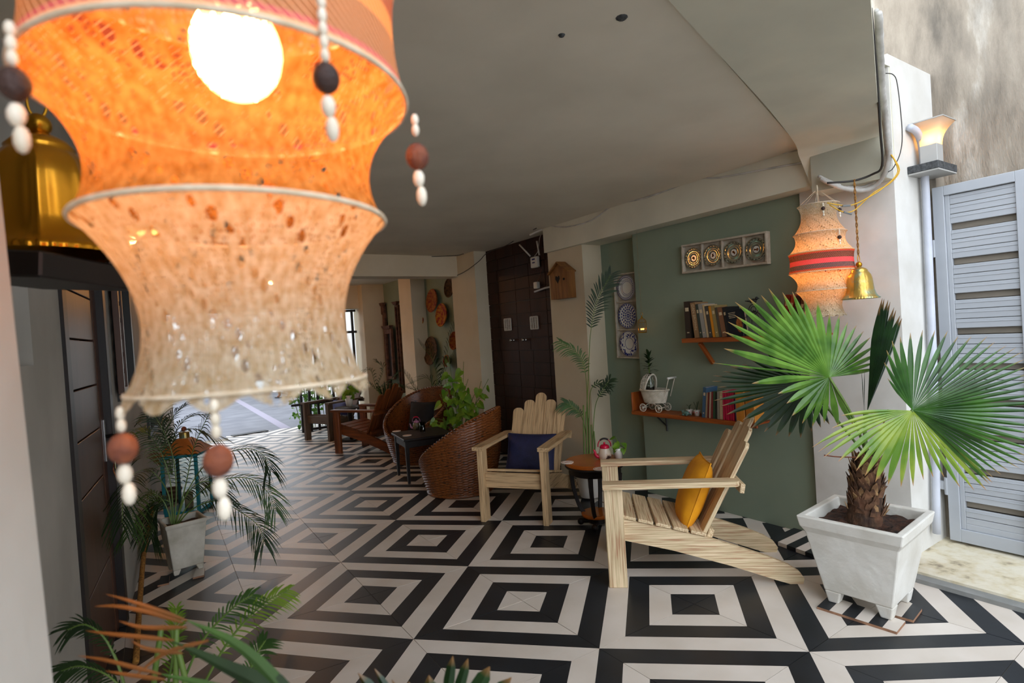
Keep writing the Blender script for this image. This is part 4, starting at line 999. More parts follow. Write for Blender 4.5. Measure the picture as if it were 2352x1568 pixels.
# ---- small gilt bird cage
cg=oX(1476,764,2.98); t=thing('bird_cage','tiny gilt bird cage hanging on a thread by the green wall','bird cage',cg)
kz=.155
MB().lathe([(.001,0),(.034,0),(.036,.004),(.034,.008),(.001,.008)],20).build('cage_floor','gold',t)
for k in range(10):
    a=2*pi*k/10; MB().tube(curve([(cos(a)*.033,sin(a)*.033,.006),(cos(a)*.033,sin(a)*.033,.085),(cos(a)*.024,sin(a)*.024,.108),(0,0,.122)],10),.0013,5).build('bar','gold',t)
for z in (.03,.085): MB().tube([(cos(2*pi*k/20)*.034,sin(2*pi*k/20)*.034,z) for k in range(20)],.0016,5,closed=True).build('hoop','gold',t)
MB().lathe([(.012,.118),(.006,.128),(.004,.14),(.001,.142)],10).build('finial','gold',t,True)
MB().tube([(0,cos(2*pi*k/16)*.013,.153+sin(2*pi*k/16)*.013) for k in range(16)],.0015,5,closed=True).build('hanging_ring','gold',t)
MB().tube([(0,0,.166),(0,0,2.18-cg.z)],.0008,4).build('thread','rope',t)
M['glow']=emit('tea_light_glow','#ffb050',9)
b=MB(); 
for k in range(3): b.sph((.0,-.014+.014*k,.03),.0045,8,sc=(1,1,1.5))
b.build('tea_light_flame','glow',t,True)
# ---- shelves
def pxY(px,py,X): return oX(px,py,X)
XFs=2.90
lo0=oX(1450,945,XFs); lo1=oX(1712,976,XFs)
ZL=(lo0.z+lo1.z)/2+.012
t=thing('lower_wall_shelf','lower varnished wooden wall shelf with raised left end carrying the wicker pram','shelf',(3.08,lo0.y,ZL)); Ln=lo0.y-(oX(1738,972,XFs).y)
board('front_rail',(XFs-3.08+.008,0,-.016),(XFs-3.08+.008,-Ln,-.016),.03,.016,'shelfw',t,V3((0,0,1)))
ns=int(Ln/.052)
for k in range(ns): board('slat',(-.165,-(k+.5)*Ln/ns,-.006),(-.002,-(k+.5)*Ln/ns,-.006),Ln/ns-.004,.012,'shelfw',t,V3((0,1,0)),bev=.001)
board('end_board',(-.09,-.008,-.03),(-.09,-.008,.15),.17,.014,'shelfw',t,V3((1,0,0)))
for yy in (-.22,-Ln+.2):
    b=MB(); b.tube([(-.012,yy,-.03),(-.012,yy,-.17)],.007,6); b.tube([(-.012,yy,-.026),(-.15,yy,-.026)],.006,6); b.tube([(-.013,yy,-.13),(-.13,yy,-.03)],.006,6); b.build('bracket','blackm',t)
up0=oX(1565,782,XFs); ZU=up0.z+.01; UL=up0.y-(oX(1885,790,XFs).y)
t=thing('upper_wall_shelf','upper varnished wooden wall shelf on slanted wooden struts holding hardback books','shelf',(3.08,up0.y,ZU))
board('front_rail',(XFs-3.08+.008,0,-.012),(XFs-3.08+.008,-UL,-.012),.032,.016,'shelfw',t,V3((0,0,1)))
ns=int(UL/.08)
for k in range(ns): board('slat',(-.165,-(k+.5)*UL/ns,-.002),(-.002,-(k+.5)*UL/ns,-.002),UL/ns-.004,.012,'shelfw',t,V3((0,1,0)),bev=.001)
for yy in (-.14,-UL+.2): board('strut',(-.15,yy,-.03),(-.012,yy,-.19),.024,.03,'shelfw',t,V3((0,1,0)))
def book(y,z,h,d,th,col,lean,label,group,rough=.5,title=None,cover2=None,faceX=True):
    """spine towards the room (-x); lean about x axis (towards -y positive)"""
    t=thing('book',label,'book',(2.925,y,z),0,group); t.rotation_euler=(-lean,0,0); h*=1.08
    cm=M.get('cov'+col) or mat('cover_'+col,'#'+col,None,rough=rough); M['cov'+col]=cm
    m=MB(); m.box((.001,0,h/2),(.003,th,h)); m.box((d/2,th/2-.001,h/2),(d,.002,h)); m.box((d/2,-th/2+.001,h/2),(d,.002,h)); m.build('cover',cm,t)
    MB().box((d/2,0,h/2),(d-.006,th-.004,h-.008)).build('pages','pages',t)
    if title:
        cu=bpy.data.curves.new('t',type='FONT'); cu.body=title; cu.size=th*.72; cu.align_x='CENTER'; cu.align_y='CENTER'; cu.extrude=.0002
        tmp=bpy.data.objects.new('t',cu); COL.objects.link(tmp); bpy.context.view_layer.update(); me=bpy.data.meshes.new_from_object(tmp); bpy.data.objects.remove(tmp)
        o=bpy.data.objects.new('title',me); COL.objects.link(o); me.materials.clear(); me.materials.append(cover2 or M['pages']); o.parent=t
        # letters read top to bottom on the spine, facing -x
        o.matrix_local=Matrix(((0,0,-1,-.0012),(0,-1,0,0),(-1,0,0,h*.58),(0,0,0,1)))
    elif th>.02:
        m=MB(); m.box((-.0006,0,h*.78),(.0008,th*.6,h*.10)); m.box((-.0006,0,h*.15),(.0008,th*.4,h*.03)); m.build('spine_print',cover2 or M['pages'],t)
    return t
zu=ZU+.006; y=up0.y-.022
UB=[(.245,.05,'2a211c','thick black-brown hardback at the left end of the upper shelf',.0,None),
    (.235,.042,'8a6a48','tan hardback with large light lettering on the spine, second on the upper shelf',.07,'DAN BROWN'),
    (.222,.022,'2c3a34','thin dark green book beside the tan lettered hardback',.07,None),
    (.222,.032,'8f8c84','silvery grey hardback left of the orange-spined book',.08,None),
    (.215,.016,'b9a27c','slim cream book right of the silvery hardback',.08,None),
    (.205,.026,'3b3a36','charcoal paperback with pale title left of the orange spine','',None),
    (.202,.020,'c8821a','bright orange-spined paperback on the upper shelf',.08,None),
    (.205,.028,'8c7a4c','olive and cream paperback right of the orange spine',.09,None),
    (.19,.018,'4a4438','thin grey-brown book before the rust one',.09,None),
    (.19,.036,'7a5238','rust brown hardback near the black-covered book',.10,None),
    (.188,.03,'16161a','black book with a cream fore-edge right of the rust hardback',.10,None)]
for (h,th,c,lb,le,ti) in UB:
    le=le if le!='' else .08
    book(y-th/2,zu,h*1.02,.15,th,c,le*1.35,lb,'books at the left of the upper shelf',title=ti); y-=th+(.030 if h==.245 else .0035)
# black-covered book facing out
fb_=oX(1704,772,2.93); t=thing('book','black-covered book turned cover outwards at the end of the upper row','book',(2.93,y-.05,zu),0); t.rotation_euler=(-.10,0,radians(8))
MB().box((.012,0,.09),(.02,.125,.18)).build('pages','pages',t); MB().box((0,0,.091),(.003,.13,.184)).build('cover','ink',t)
b=MB(); b.add([(-.0022,-.02+.022*cos(a),.075+.05*sin(a)) for a in [2*pi*q/14 for q in range(14)]],[tuple(range(14))]); b.build('cover_picture','rust',t)
b=MB()
for k in range(4): b.box((-.0022,.022,.165-.011*k),(.0006,.05-.006*(k%2),.003))
b.build('cover_print','pages',t)
# bird ornament + wire
bo=oX(1728,775,2.98); t=thing('bird_ornament','dark iron ornament of a bird above a coiled wire cage on the upper shelf','ornament',(2.98,bo.y-.02,zu)); t.scale=(1.4,1.4,1.4)
b=MB()
for k in range(8):
    a=2*pi*k/8; b.tube(curve([(cos(a)*.05,sin(a)*.05,0),(cos(a)*.05,sin(a)*.05,.06),(cos(a)*.03,sin(a)*.03,.1),(0,0,.12)],10),.0015,4)
b.build('wire_cage','blackm',t)
b=MB(); b.tube([(0,cos(2*pi*k/16)*.024,.125+sin(2*pi*k/16)*.024) for k in range(16)],.002,5,closed=True); b.tube([(0,cos(2*pi*k/16)*.014,.125+sin(2*pi*k/16)*.014) for k in range(16)],.002,5,closed=True); b.tube(curve([(0,-.02,.13),(0,-.045,.10),(0,-.06,.06)],8),.003,5); b.build('coiled_ring','blackm',t)
b=MB(); b.sph((0,0,.165),.013,10,sc=(.8,1.5,.9)); b.sph((0,-.02,.176),.008,8); b.tube([(0,.015,.165),(0,.042,.168)],[.005,.002],5); b.tube([(0,-.027,.176),(0,-.036,.174)],[.003,.0005],5); b.build('bird','blackm',t,True)
# red books by the macrame lamp
y2=oX(1795,735,2.93).y
for k,(h,th,c,lb) in enumerate([(.235,.03,'7a2412','brick red hardback leaning behind the hanging macrame lamp'),(.225,.022,'a03a1a','orange-red book leaning second behind the macrame lamp'),(.225,.03,'3a1a16','dark maroon book leaning behind the macrame lamp'),(.21,.026,'5a3420','brown book farthest right on the upper shelf')]):
    book(y2-k*.034,zu,h,.14,th,c,-.22,lb,'leaning books right on the upper shelf')
# lower shelf books
zl=ZL+.001; y=oX(1612,955,2.925).y
LB=[(.205,.026,'3c5a74','tall blue-grey book at the left end of the lower row',-.12),(.17,.014,'9a8468','slim beige book leaning second in the lower row',-.12),(.172,.013,'6a2a22','slim maroon book in the lower row',-.10),(.176,.012,'b0a08a','slim pale book between the maroon ones',-.10),(.178,.016,'782c28','wine red book in the lower row',-.09),(.18,.016,'2c4a30','bottle green book in the lower row',-.07),(.178,.013,'20241f','thin black book next to the green one',-.07),(.182,.018,'8c8474','stone grey book mid lower row',-.06),(.182,.024,'b09c78','cream paperback beside the crimson set',-.05)]
for (h,th,c,lb,le) in LB: book(y-th/2,zl,h,.13,th,c,le,lb,'older books on the lower shelf'); y-=th+.003
CRL=['first crimson paperback from the cream one','second crimson paperback from the cream one','middle crimson paperback of the five matching ones','fourth crimson paperback, next but one to the blue book','crimson paperback touching the bright blue book']
for k in range(5): book(y-.0085,zl,.185,.13,.015,'b4123e',-.03,CRL[k],'crimson set on the lower shelf'); y-=.0185
y-=.006
book(y-.012,zl,.185,.13,.02,'2f7ac8',-.02,'bright blue and green illustrated book after the crimson set','older books on the lower shelf',cover2=M['greenery']); y-=.03
lg=thing('slatted_crate','orange wooden slatted crate end at the right of the lower shelf','crate',(2.96,y-.06,zl)); 
for k in range(2): board('slat',(-.05,.035-.07*k,0),(-.05,.035-.07*k,.21),.062,.012,'orcr',lg,V3((0,1,0))) if 'orcr' in M else (M.__setitem__('orcr',mat('orange_crate_wood','#c9822c','#b06a1e',8,.5,stretch=(4,4,.4),rand=1)), board('slat',(-.05,.035-.07*k,0),(-.05,.035-.07*k,.21),.062,.012,'orcr',lg,V3((0,1,0))))
board('side_board',(.0,.066,0),(.0,.066,.2),.11,.01,'orcr',lg,V3((1,0,0))); board('side_board',(.0,-.066,0),(.0,-.066,.2),.11,.01,'orcr',lg,V3((1,0,0)))
# ---- wicker pram
pm=oX(1500,935,2.94); t=thing('pram_planter','white wicker toy pram planter on the lower shelf','planter',(2.975,pm.y+.008,zl),radians(90+6)); t.scale=(1.36,1.36,1.36)
# local x along pram length (local +x -> towards hood = +y world after rotation)
def oval(r,a): return (cos(a)*.088*r,sin(a)*.055*r)
m=MB(); n=56; vs=[];rows=18
for j in range(rows+1):
    g=j/rows
    for i in range(n):
        a=2*pi*i/n; r=.78+.25*g**.8+.012*(1 if (i+j)%2 else -1); x,y_=oval(r,a); vs.append((x,y_,.052+.075*g))
m.add(vs,[(j*n+i,j*n+(i+1)%n,(j+1)*n+(i+1)%n,(j+1)*n+i) for j in range(rows) for i in range(n)]); m.add([(oval(.78,2*pi*i/n)[0],oval(.78,2*pi*i/n)[1],.052) for i in range(n)],[tuple(reversed(range(n)))]); m.build('basket','white_wick',t)
MB().tube([(oval(1.05,2*pi*i/40)[0],oval(1.05,2*pi*i/40)[1],.128) for i in range(40)],.006,6,closed=True).build('rim','white_wick',t,True)
m=MB(); m.add([(oval(.98,2*pi*i/24)[0],oval(.98,2*pi*i/24)[1],.115) for i in range(24)],[tuple(range(24))]); m.build('soil','soil',t)
hood=MB()
for k in range(7):
    b_=radians(8+k*17); 
    hood.tube([( .03+.062*cos(b_)*1.0 if False else .028+.062*cos(b_)*sin(a), .056*cos(a), .128+.095*sin(b_)*sin(a)) for a in [pi*q/14 for q in range(15)]],.0022 if k<6 else .006,5)
for k in range(1,12):
    a=pi*k/12; hood.tube([(.028+.062*cos(radians(8+q*10))*sin(a),.056*cos(a),.128+.095*sin(radians(8+q*10))*sin(a)) for q in range(11)],.0016,4)
hood.build('hood','white_wick',t,True)
for sx in (-1,1):
    for sy in (-1,1):
        wr=MB(); c=V3((sx*.055,sy*.045,.024)); wr.tube([(c.x+.022*cos(a),c.y,c.z+.022*sin(a)) for a in [2*pi*q/20 for q in range(20)]],.0028,5,closed=True)
        for q in range(4): a=pi*q/4; wr.tube([(c.x-.02*cos(a),c.y,c.z-.02*sin(a)),(c.x+.02*cos(a),c.y,c.z+.02*sin(a))],.0014,4)
        wr.sph((c.x,c.y,c.z),.005,8); wr.build('wheel','white_wick',t,True)
m=MB(); m.tube([(-.055,-.045,.024),(-.055,.045,.024)],.003,5); m.tube([(.055,-.045,.024),(.055,.045,.024)],.003,5)
for sy in (-1,1): m.tube(curve([(.055,sy*.035,.024),(.02,sy*.035,.048),(-.02,sy*.035,.048),(-.055,sy*.035,.024)],10),.003,5)
m.build('axle_frame','white_wick',t,True)
m=MB(); 
for sy in (-1,1): m.tube([(-.088,sy*.03,.09),(-.125,sy*.03,.20)],.0025,5)
m.build('handle_arm','white_wick',t); MB().tube([(-.125,-.04,.20),(-.125,.04,.20)],.0065,8).build('handle','gloss_w',t,True)
# little bottle and its plant inside the pram
hb=V3((2.965,pm.y+.035,zl)); 
tb_=thing('bottle_plant','small spiky plant in a clear bottle standing in the wicker pram','plant',(hb.x,hb.y+.005,zl+.155)); tb_.scale=(1.45,1.45,1.45)
MB().lathe([(.001,0),(.022,0),(.024,.01),(.024,.055),(.012,.075),(.012,.10),(.013,.105),(.010,.105),(.009,.078),(.021,.05),(.021,.006),(.001,.004)],20).build('bottle','glass',tb_,True)
MB().tube([(0,0,.02),(0,0,.12),(.003,.002,.19)],.003,5).build('stem','stem',tb_)
rn=random.Random(2)
for k in range(26):
    f=k/26; a=k*2.4; z=.115+.10*f; el=.15+1.1*f; L=.07*(1-.25*f); m=MB(); d=V3((cos(a)*cos(el),sin(a)*cos(el),sin(el))); p0=V3((0,0,z)); s_=d.cross(V3((0,0,1))).normalized()
    v=[];
    for q in range(5): g=q/4; p=p0+d*L*g+V3((0,0,-.02))*g*g; hw=.008*sin(pi*(.2+.8*g)) if q<4 else .0003; v+=[p-s_*hw,p+s_*hw]
    m.add(v,[(2*q,2*q+1,2*q+3,2*q+2) for q in range(4)]); m.build('leaf','frondD',tb_)
# tiny pots and turtle figure
for k,(px,cl_) in enumerate([(1584,'gloss_w'),(1601,'pinkp')]):
    q=oX(px,950,2.96); tt_=thing('mini_pot',['tiny white patterned pot with a wisp of plant on the lower shelf','tiny dark red cup with an upright sprig beside the blue-grey book'][k],'pot',(2.96,q.y,zl),0,'tiny pots on the lower shelf')
    MB().lathe([(.001,0),(.016,0),(.023,.04),(.026,.044),(.022,.044),(.001,.038)],18).build('cup','gloss_w',tt_,True)
    b=MB(); 
    for z in range(5): a=2*pi*z/5; b.sph((cos(a)*.021,sin(a)*.021,.027),.004,6)
    b.build('painted_flower','pinkp',tt_)
    b=MB(); 
    for z in range(4): b.tube(curve([(0,0,.04),(.008*cos(z*2),.008*sin(z*2),.07),(.02*cos(z*2),.02*sin(z*2),.07+.035*(1 if k else .2))],8),[.003]*1+[.003-.0003*i for i in range(8)] if False else .0022,4)
    b.build('sprig','frondD',tt_)
q=oX(1577,958,2.93); tt_=thing('frog_figure','glazed green frog-shaped figure at the front of the lower shelf','figure',(2.93,q.y,zl))
b=MB(); b.sph((0,0,.018),.02,14,sc=(1,1.4,.85)); b.sph((-.004,.026,.026),.012,10); b.build('body','celadon',tt_,True)
for (x,y_) in ((-.012,.03),(.008,.032)): MB().sph((x,y_,.037),.0048,8).build('eye','celadon',tt_,True)
for (x,y_) in ((-.018,-.015),(.018,-.015),(-.016,.018),(.016,.018)): MB().sph((x,y_,.008),.009,8,sc=(1,1.3,.8)).build('foot','celadon',tt_,True)
# socket behind chair
so=oX(1708,1015,3.075); o=MB().bevbox((0,0,0),(.012,.05,.08),.003).build('wall_socket','plastic'); o.location=so; tag(o,'small white wall socket behind the back of the mustard cushion chair','socket')
# ================================================================== LAMPS
def shade_mat(name, c1, c2, band=False, stops=None, leak=.09):
    m=bpy.data.materials.new(name); m.use_nodes=True; n=m.node_tree.nodes; l=m.node_tree.links; n.clear()
    out=n.new('ShaderNodeOutputMaterial'); uv=n.new('ShaderNodeUVMap'); mp=n.new('ShaderNodeMapping'); mp.inputs['Scale'].default_value=(1,1,1); l.new(uv.outputs[0],mp.inputs[0])
    sp=n.new('ShaderNodeSeparateXYZ'); l.new(uv.outputs[0],sp.inputs[0])
    # yarn cells (uv in centimetres)
    v1=n.new('ShaderNodeTexVoronoi'); v1.inputs['Scale'].default_value=2.6; v1.inputs['Randomness'].default_value=.45; l.new(mp.outputs[0],v1.inputs['Vector'])
    n1=n.new('ShaderNodeTexNoise'); n1.inputs['Scale'].default_value=.16; n1.inputs['Detail'].default_value=1; l.new(uv.outputs[0],n1.inputs['Vector'])
    mr=n.new('ShaderNodeMapRange'); mr.inputs['From Min'].default_value=.42; mr.inputs['From Max'].default_value=.68; mr.inputs['To Min'].default_value=.13; mr.inputs['To Max'].default_value=.36; l.new(n1.outputs[0],mr.inputs[0])
    lt=n.new('ShaderNodeMath'); lt.operation='LESS_THAN'; l.new(v1.outputs['Distance'],lt.inputs[0]); l.new(mr.outputs[0],lt.inputs[1])
    # rows of larger eyelets
    v2=n.new('ShaderNodeTexVoronoi'); v2.inputs['Scale'].default_value=.62; v2.inputs['Randomness'].default_value=.25; mp2=n.new('ShaderNodeMapping'); mp2.inputs['Rotation'].default_value=(0,0,.5); l.new(uv.outputs[0],mp2.inputs[0]); l.new(mp2.outputs[0],v2.inputs['Vector'])
    wv=n.new('ShaderNodeTexWave'); wv.inputs['Scale'].default_value=.085; wv.inputs['Distortion'].default_value=1.5; wv.bands_direction='DIAGONAL'; l.new(uv.outputs[0],wv.inputs['Vector'])
    g1=n.new('ShaderNodeMath'); g1.operation='GREATER_THAN'; g1.inputs[1].default_value=.74; l.new(wv.outputs[0],g1.inputs[0])
    l2=n.new('ShaderNodeMath'); l2.operation='LESS_THAN'; l2.inputs[1].default_value=.30; l.new(v2.outputs['Distance'],l2.inputs[0])
    an=n.new('ShaderNodeMath'); an.operation='MULTIPLY'; l.new(g1.outputs[0],an.inputs[0]); l.new(l2.outputs[0],an.inputs[1])
    mx=n.new('ShaderNodeMath'); mx.operation='MAXIMUM'; l.new(lt.outputs[0],mx.inputs[0]); l.new(an.outputs[0],mx.inputs[1])
    cr=n.new('ShaderNodeValToRGB'); cr.color_ramp.elements[0].color=lin(c1); cr.color_ramp.elements[1].color=lin(c2); cr.color_ramp.elements[0].position=.35; cr.color_ramp.elements[1].position=.65
    n2=n.new('ShaderNodeTexNoise'); n2.inputs['Scale'].default_value=1.0; n2.inputs['Detail'].default_value=6; l.new(uv.outputs[0],n2.inputs['Vector']); l.new(n2.outputs[0],cr.inputs[0])
    col=cr.outputs[0]
    if band:
        b=n.new('ShaderNodeValToRGB'); b.color_ramp.interpolation='CONSTANT'; e=b.color_ramp.elements
        stops=stops or [(0,'#b8702c'),(.06,'#9c2024'),(.13,'#2b2c44'),(.36,'#c22c50'),(.60,'#4a1620'),(.88,'#a82428'),(.95,'#b88a2c')]
        e[0].position=0; e[0].color=lin(stops[0][1]); e[1].position=stops[1][0]; e[1].color=lin(stops[1][1])
        for p_,c_ in stops[2:]: k=b.color_ramp.elements.new(p_); k.color=lin(c_)
        mr2=n.new('ShaderNodeMapRange'); mr2.inputs['From Min'].default_value=0; mr2.inputs['From Max'].default_value=11; l.new(sp.outputs['Y'],mr2.inputs[0]); l.new(mr2.outputs[0],b.inputs[0])
        w2=n.new('ShaderNodeTexWave'); w2.inputs['Scale'].default_value=.75; w2.bands_direction='DIAGONAL'; l.new(uv.outputs[0],w2.inputs['Vector'])
        gt=n.new('ShaderNodeMath'); gt.operation='GREATER_THAN'; gt.inputs[1].default_value=.93; l.new(w2.outputs[0],gt.inputs[0])
        mm=n.new('ShaderNodeMixRGB'); l.new(gt.outputs[0],mm.inputs[0]); l.new(b.outputs[0],mm.inputs[1]); mm.inputs[2].default_value=lin('#c9a98c'); col=mm.outputs[0]
    df=n.new('ShaderNodeBsdfDiffuse'); tr=n.new('ShaderNodeBsdfTranslucent'); l.new(col,df.inputs[0]); l.new(col,tr.inputs[0])
    bp=n.new('ShaderNodeBump'); bp.inputs['Strength'].default_value=.7; bp.inputs['Distance'].default_value=.002; l.new(v1.outputs['Distance'],bp.inputs['Height']); l.new(bp.outputs[0],df.inputs['Normal'])
    ms=n.new('ShaderNodeMixShader'); ms.inputs[0].default_value=.5 if not band else .3; l.new(df.outputs[0],ms.inputs[1]); l.new(tr.outputs[0],ms.inputs[2])
    tp=n.new('ShaderNodeBsdfTransparent'); m2=n.new('ShaderNodeMixShader'); 
    if band:
        ml=n.new('ShaderNodeMath'); ml.operation='MULTIPLY'; ml.inputs[1].default_value=leak; l.new(lt.outputs[0],ml.inputs[0]); l.new(ml.outputs[0],m2.inputs[0])
    else:
        m3=n.new('ShaderNodeMath'); m3.operation='MAXIMUM'; m3.inputs[1].default_value=leak; l.new(mx.outputs[0],m3.inputs[0]); l.new(m3.outputs[0],m2.inputs[0])
    l.new(ms.outputs[0],m2.inputs[1]); l.new(tp.outputs[0],m2.inputs[2]); l.new(m2.outputs[0],out.inputs[0])
    return m
M['shade']=shade_mat('crochet_cotton','#ddcfb4','#c0a57c'); M['shadefar']=shade_mat('fine_crochet_cotton','#dccdb0','#bfa882',leak=.0)
M['shadeband']=shade_mat('striped_crochet_band','#d3c2a4','#c4b090',True,leak=.0)
M['shadeband2']=shade_mat('faded_crochet_band','#d3c2a4','#c4b090',True,[(0,'#c9a888'),(.05,'#a8606a'),(.10,'#8a6a50'),(.42,'#c08a54'),(.60,'#8a4a3c'),(.88,'#a8683c'),(.95,'#b88a2c')],.12)
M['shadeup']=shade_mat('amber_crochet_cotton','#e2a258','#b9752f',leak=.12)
M['bulb']=emit('bulb_glow','#ffb676',46); M['bulb2']=emit('bulb_glow_far','#ffa44c',70)
def sec(a,b,n,dip):   # profile between two hoops with concave dip
    out=[]
    for i in range(n+1):
        g=i/n; r=a[0]+(b[0]-a[0])*g - dip*sin(pi*g)**.8; out.append((r,a[1]+(b[1]-a[1])*g))
    return out
def macrame(name,label,c,z0,sc,bulbm,bulbr,bulbz,tassels,topz,rz=0,bulboff=(0,0),zs=1,bandm='shadeband',shm='shade',sh2=None):
    t=thing(name,label,'lamp',(c[0],c[1],z0),rz); t.scale=(sc,sc,sc*zs)
    S1=sec((.108,0),(.138,.137),16,.030); S2=sec((.138,.137),(.168,.240),14,.026); S3=sec((.168,.240),(.165,.350),10,.008)
    S4=sec((.165,.350),(.135,.457),14,.024); S5=sec((.135,.457),(.105,.615),16,.030)
    for nm,Sx,mt in (('shade',S1,shm),('shade',S2,sh2 or shm),('striped_band',S3,bandm),('shade',S4,shm),('shade',S5,shm)):
        N=96; m=MB(); uv=[]; 
        for (r,z) in Sx:
            for j in range(N+1):
                a=2*pi*j/N; k=1
                if Sx is S1: 
                    f=max(0,1-z/.03); k=1+.035*f*abs(sin(a*7)); zz=z-.012*f*abs(sin(a*7))
                else: zz=z
                m.v.append(V3((r*k*cos(a),r*k*sin(a),zz))); uv.append((a*15 ,(z-Sx[0][1])*100))
        for i in range(len(Sx)-1):
            for j in range(N): m.f.append((i*(N+1)+j,i*(N+1)+j+1,(i+1)*(N+1)+j+1,(i+1)*(N+1)+j)); m.m.append(0)
        m.uv=uv; m.build(nm,mt,t,True)
    for (r,z) in ((.108,0),(.138,.137),(.168,.240),(.165,.350),(.135,.457),(.105,.615)):
        MB().tube([(r*cos(2*pi*i/72),r*sin(2*pi*i/72),z) for i in range(72)],.0022 if z else .0016,6,closed=True).build('hoop','yarn',t,True)
    for (ang_,r,z,ln,bm) in tassels:
        x,y=r*cos(ang_),r*sin(ang_); m=MB()
        for k in range(int(ln/.009)): m.sph((x,y,z-.006-.009*k),.0048,8,sc=(.8,.8,1.1))
        s_=m.build('bead_string','bead3',t,True)
        MB().sph((x,y,z-ln-.012),.0105 if bm=='bead' else .0115,16).build('tassel_bead',bm,t,True)
        m=MB(); m.sph((x,y,z-ln-.031),.006,8,sc=(1,1,1.3)); m.sph((x+.002,y,z-ln-.046),.0055,8,sc=(1,1,1.6)); m.build('tassel_tip','bead3',t,True)
    MB().sph((bulboff[0],bulboff[1],bulbz),bulbr,24).build('bulb',bulbm,t,True)
    MB().lathe([(.001,bulbz+bulbr+.06),(.018,bulbz+bulbr+.058),(.018,bulbz+bulbr-.005),(.001,bulbz+bulbr-.008)],16,(bulboff[0],bulboff[1],0)).build('bulb_holder','gloss_w',t,True)
    m=MB(); ch=topz/sc
    for k in range(6):
        a=2*pi*k/6+.2; m.tube([(.105*cos(a),.105*sin(a),.615),(.01*cos(a),.01*sin(a),ch-.03)],.0012,4)
    m.tube([(0,0,ch-.04),(0,0,ch)],.004,6); m.tube([(bulboff[0],bulboff[1],bulbz+bulbr+.06),(0,0,ch-.03)],.0022,5)
    m.build('hanging_cord','yarn',t,True)
    return t
DN=.488
nc=at(556,500,DN); LS=.87; 
def ang_of(px,py,z_,r_): # angle where a point on radius r_ projects nearest px (front side)
    best=None
    for k in range(240):
        a=2*pi*k/240; r_2=r_*LS; p=V3((nc.x+r_2*cos(a),nc.y+r_2*sin(a),z_)); d=p-CAM; dep=d.dot(_f)
        if d.length>DN+.05*0+.06 : continue
        x=1176+F_PX*d.dot(_r)/dep
        if best is None or abs(x-px)<best[0]: best=(abs(x-px),a)
    return best[1]
nz0=at(545,885,DN).z
TS=[(ang_of(745,110,nz0+.235,.17),.173,.236+.03,.045,'bead'),(ang_of(955,320,nz0+.24,.17),.176,.226,.026,'bead2'),(ang_of(45,200,nz0+.24,.17),.176,.243,.028,'bead'),
    (ang_of(280,935,nz0,.11),.112,-.005,.020,'bead2'),(ang_of(490,930,nz0,.11),.108,-.002,.032,'bead2')]
bl=at(545,118,DN)
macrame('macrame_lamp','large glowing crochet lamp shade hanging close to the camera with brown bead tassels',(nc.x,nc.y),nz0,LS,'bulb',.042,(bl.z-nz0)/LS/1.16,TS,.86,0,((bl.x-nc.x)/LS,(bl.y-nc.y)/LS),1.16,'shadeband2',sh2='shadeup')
# far lamp
hook=fl(1876,426,2.14); DF=(hook-CAM).dot(_f)
lc=at(1886,600,DF); ztop=at(1880,472,DF).z; zbot=at(1905,722,DF).z
scF=(ztop-zbot)/.615
TF=[(radians(a),r,z,l_,b) for a,r,z,l_,b in ((-120,.137,.455,.03,'bead'),(-95,.170,.236,.02,'bead'),(-30,.172,.238,.03,'bead'),(-150,.107,.61,.02,'bead'),(-60,.107,.61,.02,'bead'))]
macrame('macrame_lamp','crochet lamp shade with a dark red and navy band hanging by the white pillar',(lc.x,lc.y),zbot,scF,'bulb2',.03,.30,TF,(hook.z-zbot),radians(10),shm='shadefar')
M['goldb']=mat('polished_gold_brass','#e0a030','#c8861c',6,.22,metal=.9)
# ---- brass bells
def bell(name,label,p,sc,cord,rz=0,bm='brass',rid=.022):
    t=thing(name,label,'bell',p,rz); t.scale=(sc,)*3
    pf=[(.100,0),(.101,.006),(.094,.012),(.082,.028),(.074,.055),(.070,.09),(.067,.12),(.060,.145),(.050,.160),(.044,.166),(.046,.170),(.036,.182),(.018,.192),(.008,.196),(.001,.197)]
    def f(r,z,a):
        k=1+ (rid*abs(cos(a*4))**14 if .02<z<.15 else 0) + (.012*(cos(a*40)) if z<.012 else 0); return r*k,z
    m=MB(); m.lathe([(.088,.004),(.07,.05),(.06,.13),(.001,.16)],48); m.lathe(pf,160,fn=f); m.build('bell_body',bm,t,True)
    MB().sph((0,0,.208),.018,16).build('ball_finial','gold',t,True)
    MB().tube([(cos(2*pi*i/20)*.012,0,.243+sin(2*pi*i/20)*.024) for i in range(20)],.0025,6,closed=True).build('ring','gold',t,True)
    m=MB(); L=cord
    for s in (-1,1): m.tube([(s*.004*cos(k*.9),s*.004*sin(k*.9),.26+(L-.26)*k/40) for k in range(41)],.0032,5)
    m.build('cord','rope',t,True)
    return t
hb=fl(1962,412,2.128); Db=(hb-CAM).dot(_f); bp_=at(1981,686,Db)
bell('brass_bell','antique brass bell with fluted sides hanging on jute rope before the white pillar',(hb.x,hb.y,bp_.z),.075*Db/1300*1000/200*1.0 if False else (38*Db/1300)/.100,(hb.z-bp_.z)/((38*Db/1300)/.100))
DB=.86; b2=at(112,596,DB)
bell('brass_bell','blurred brass bell behind the near crochet shade at the left edge',(b2.x,b2.y,b2.z+.006),.95,(2.42-b2.z)/.95,0,'goldb',.05)
wl0=at(8,600,DB+.02); 
lt=thing('wooden_ledge','dark wooden ledge board below the blurred brass bell','ledge',at(120,625,DB)); lt.rotation_euler=(0,radians(0),0)
a_=at(-40,622,DB)-V3(lt.location); c_=at(232,628,DB)-V3(lt.location)
board('ledge_board',a_,c_,.22,.036,'dkframe',lt,_f*1.0)
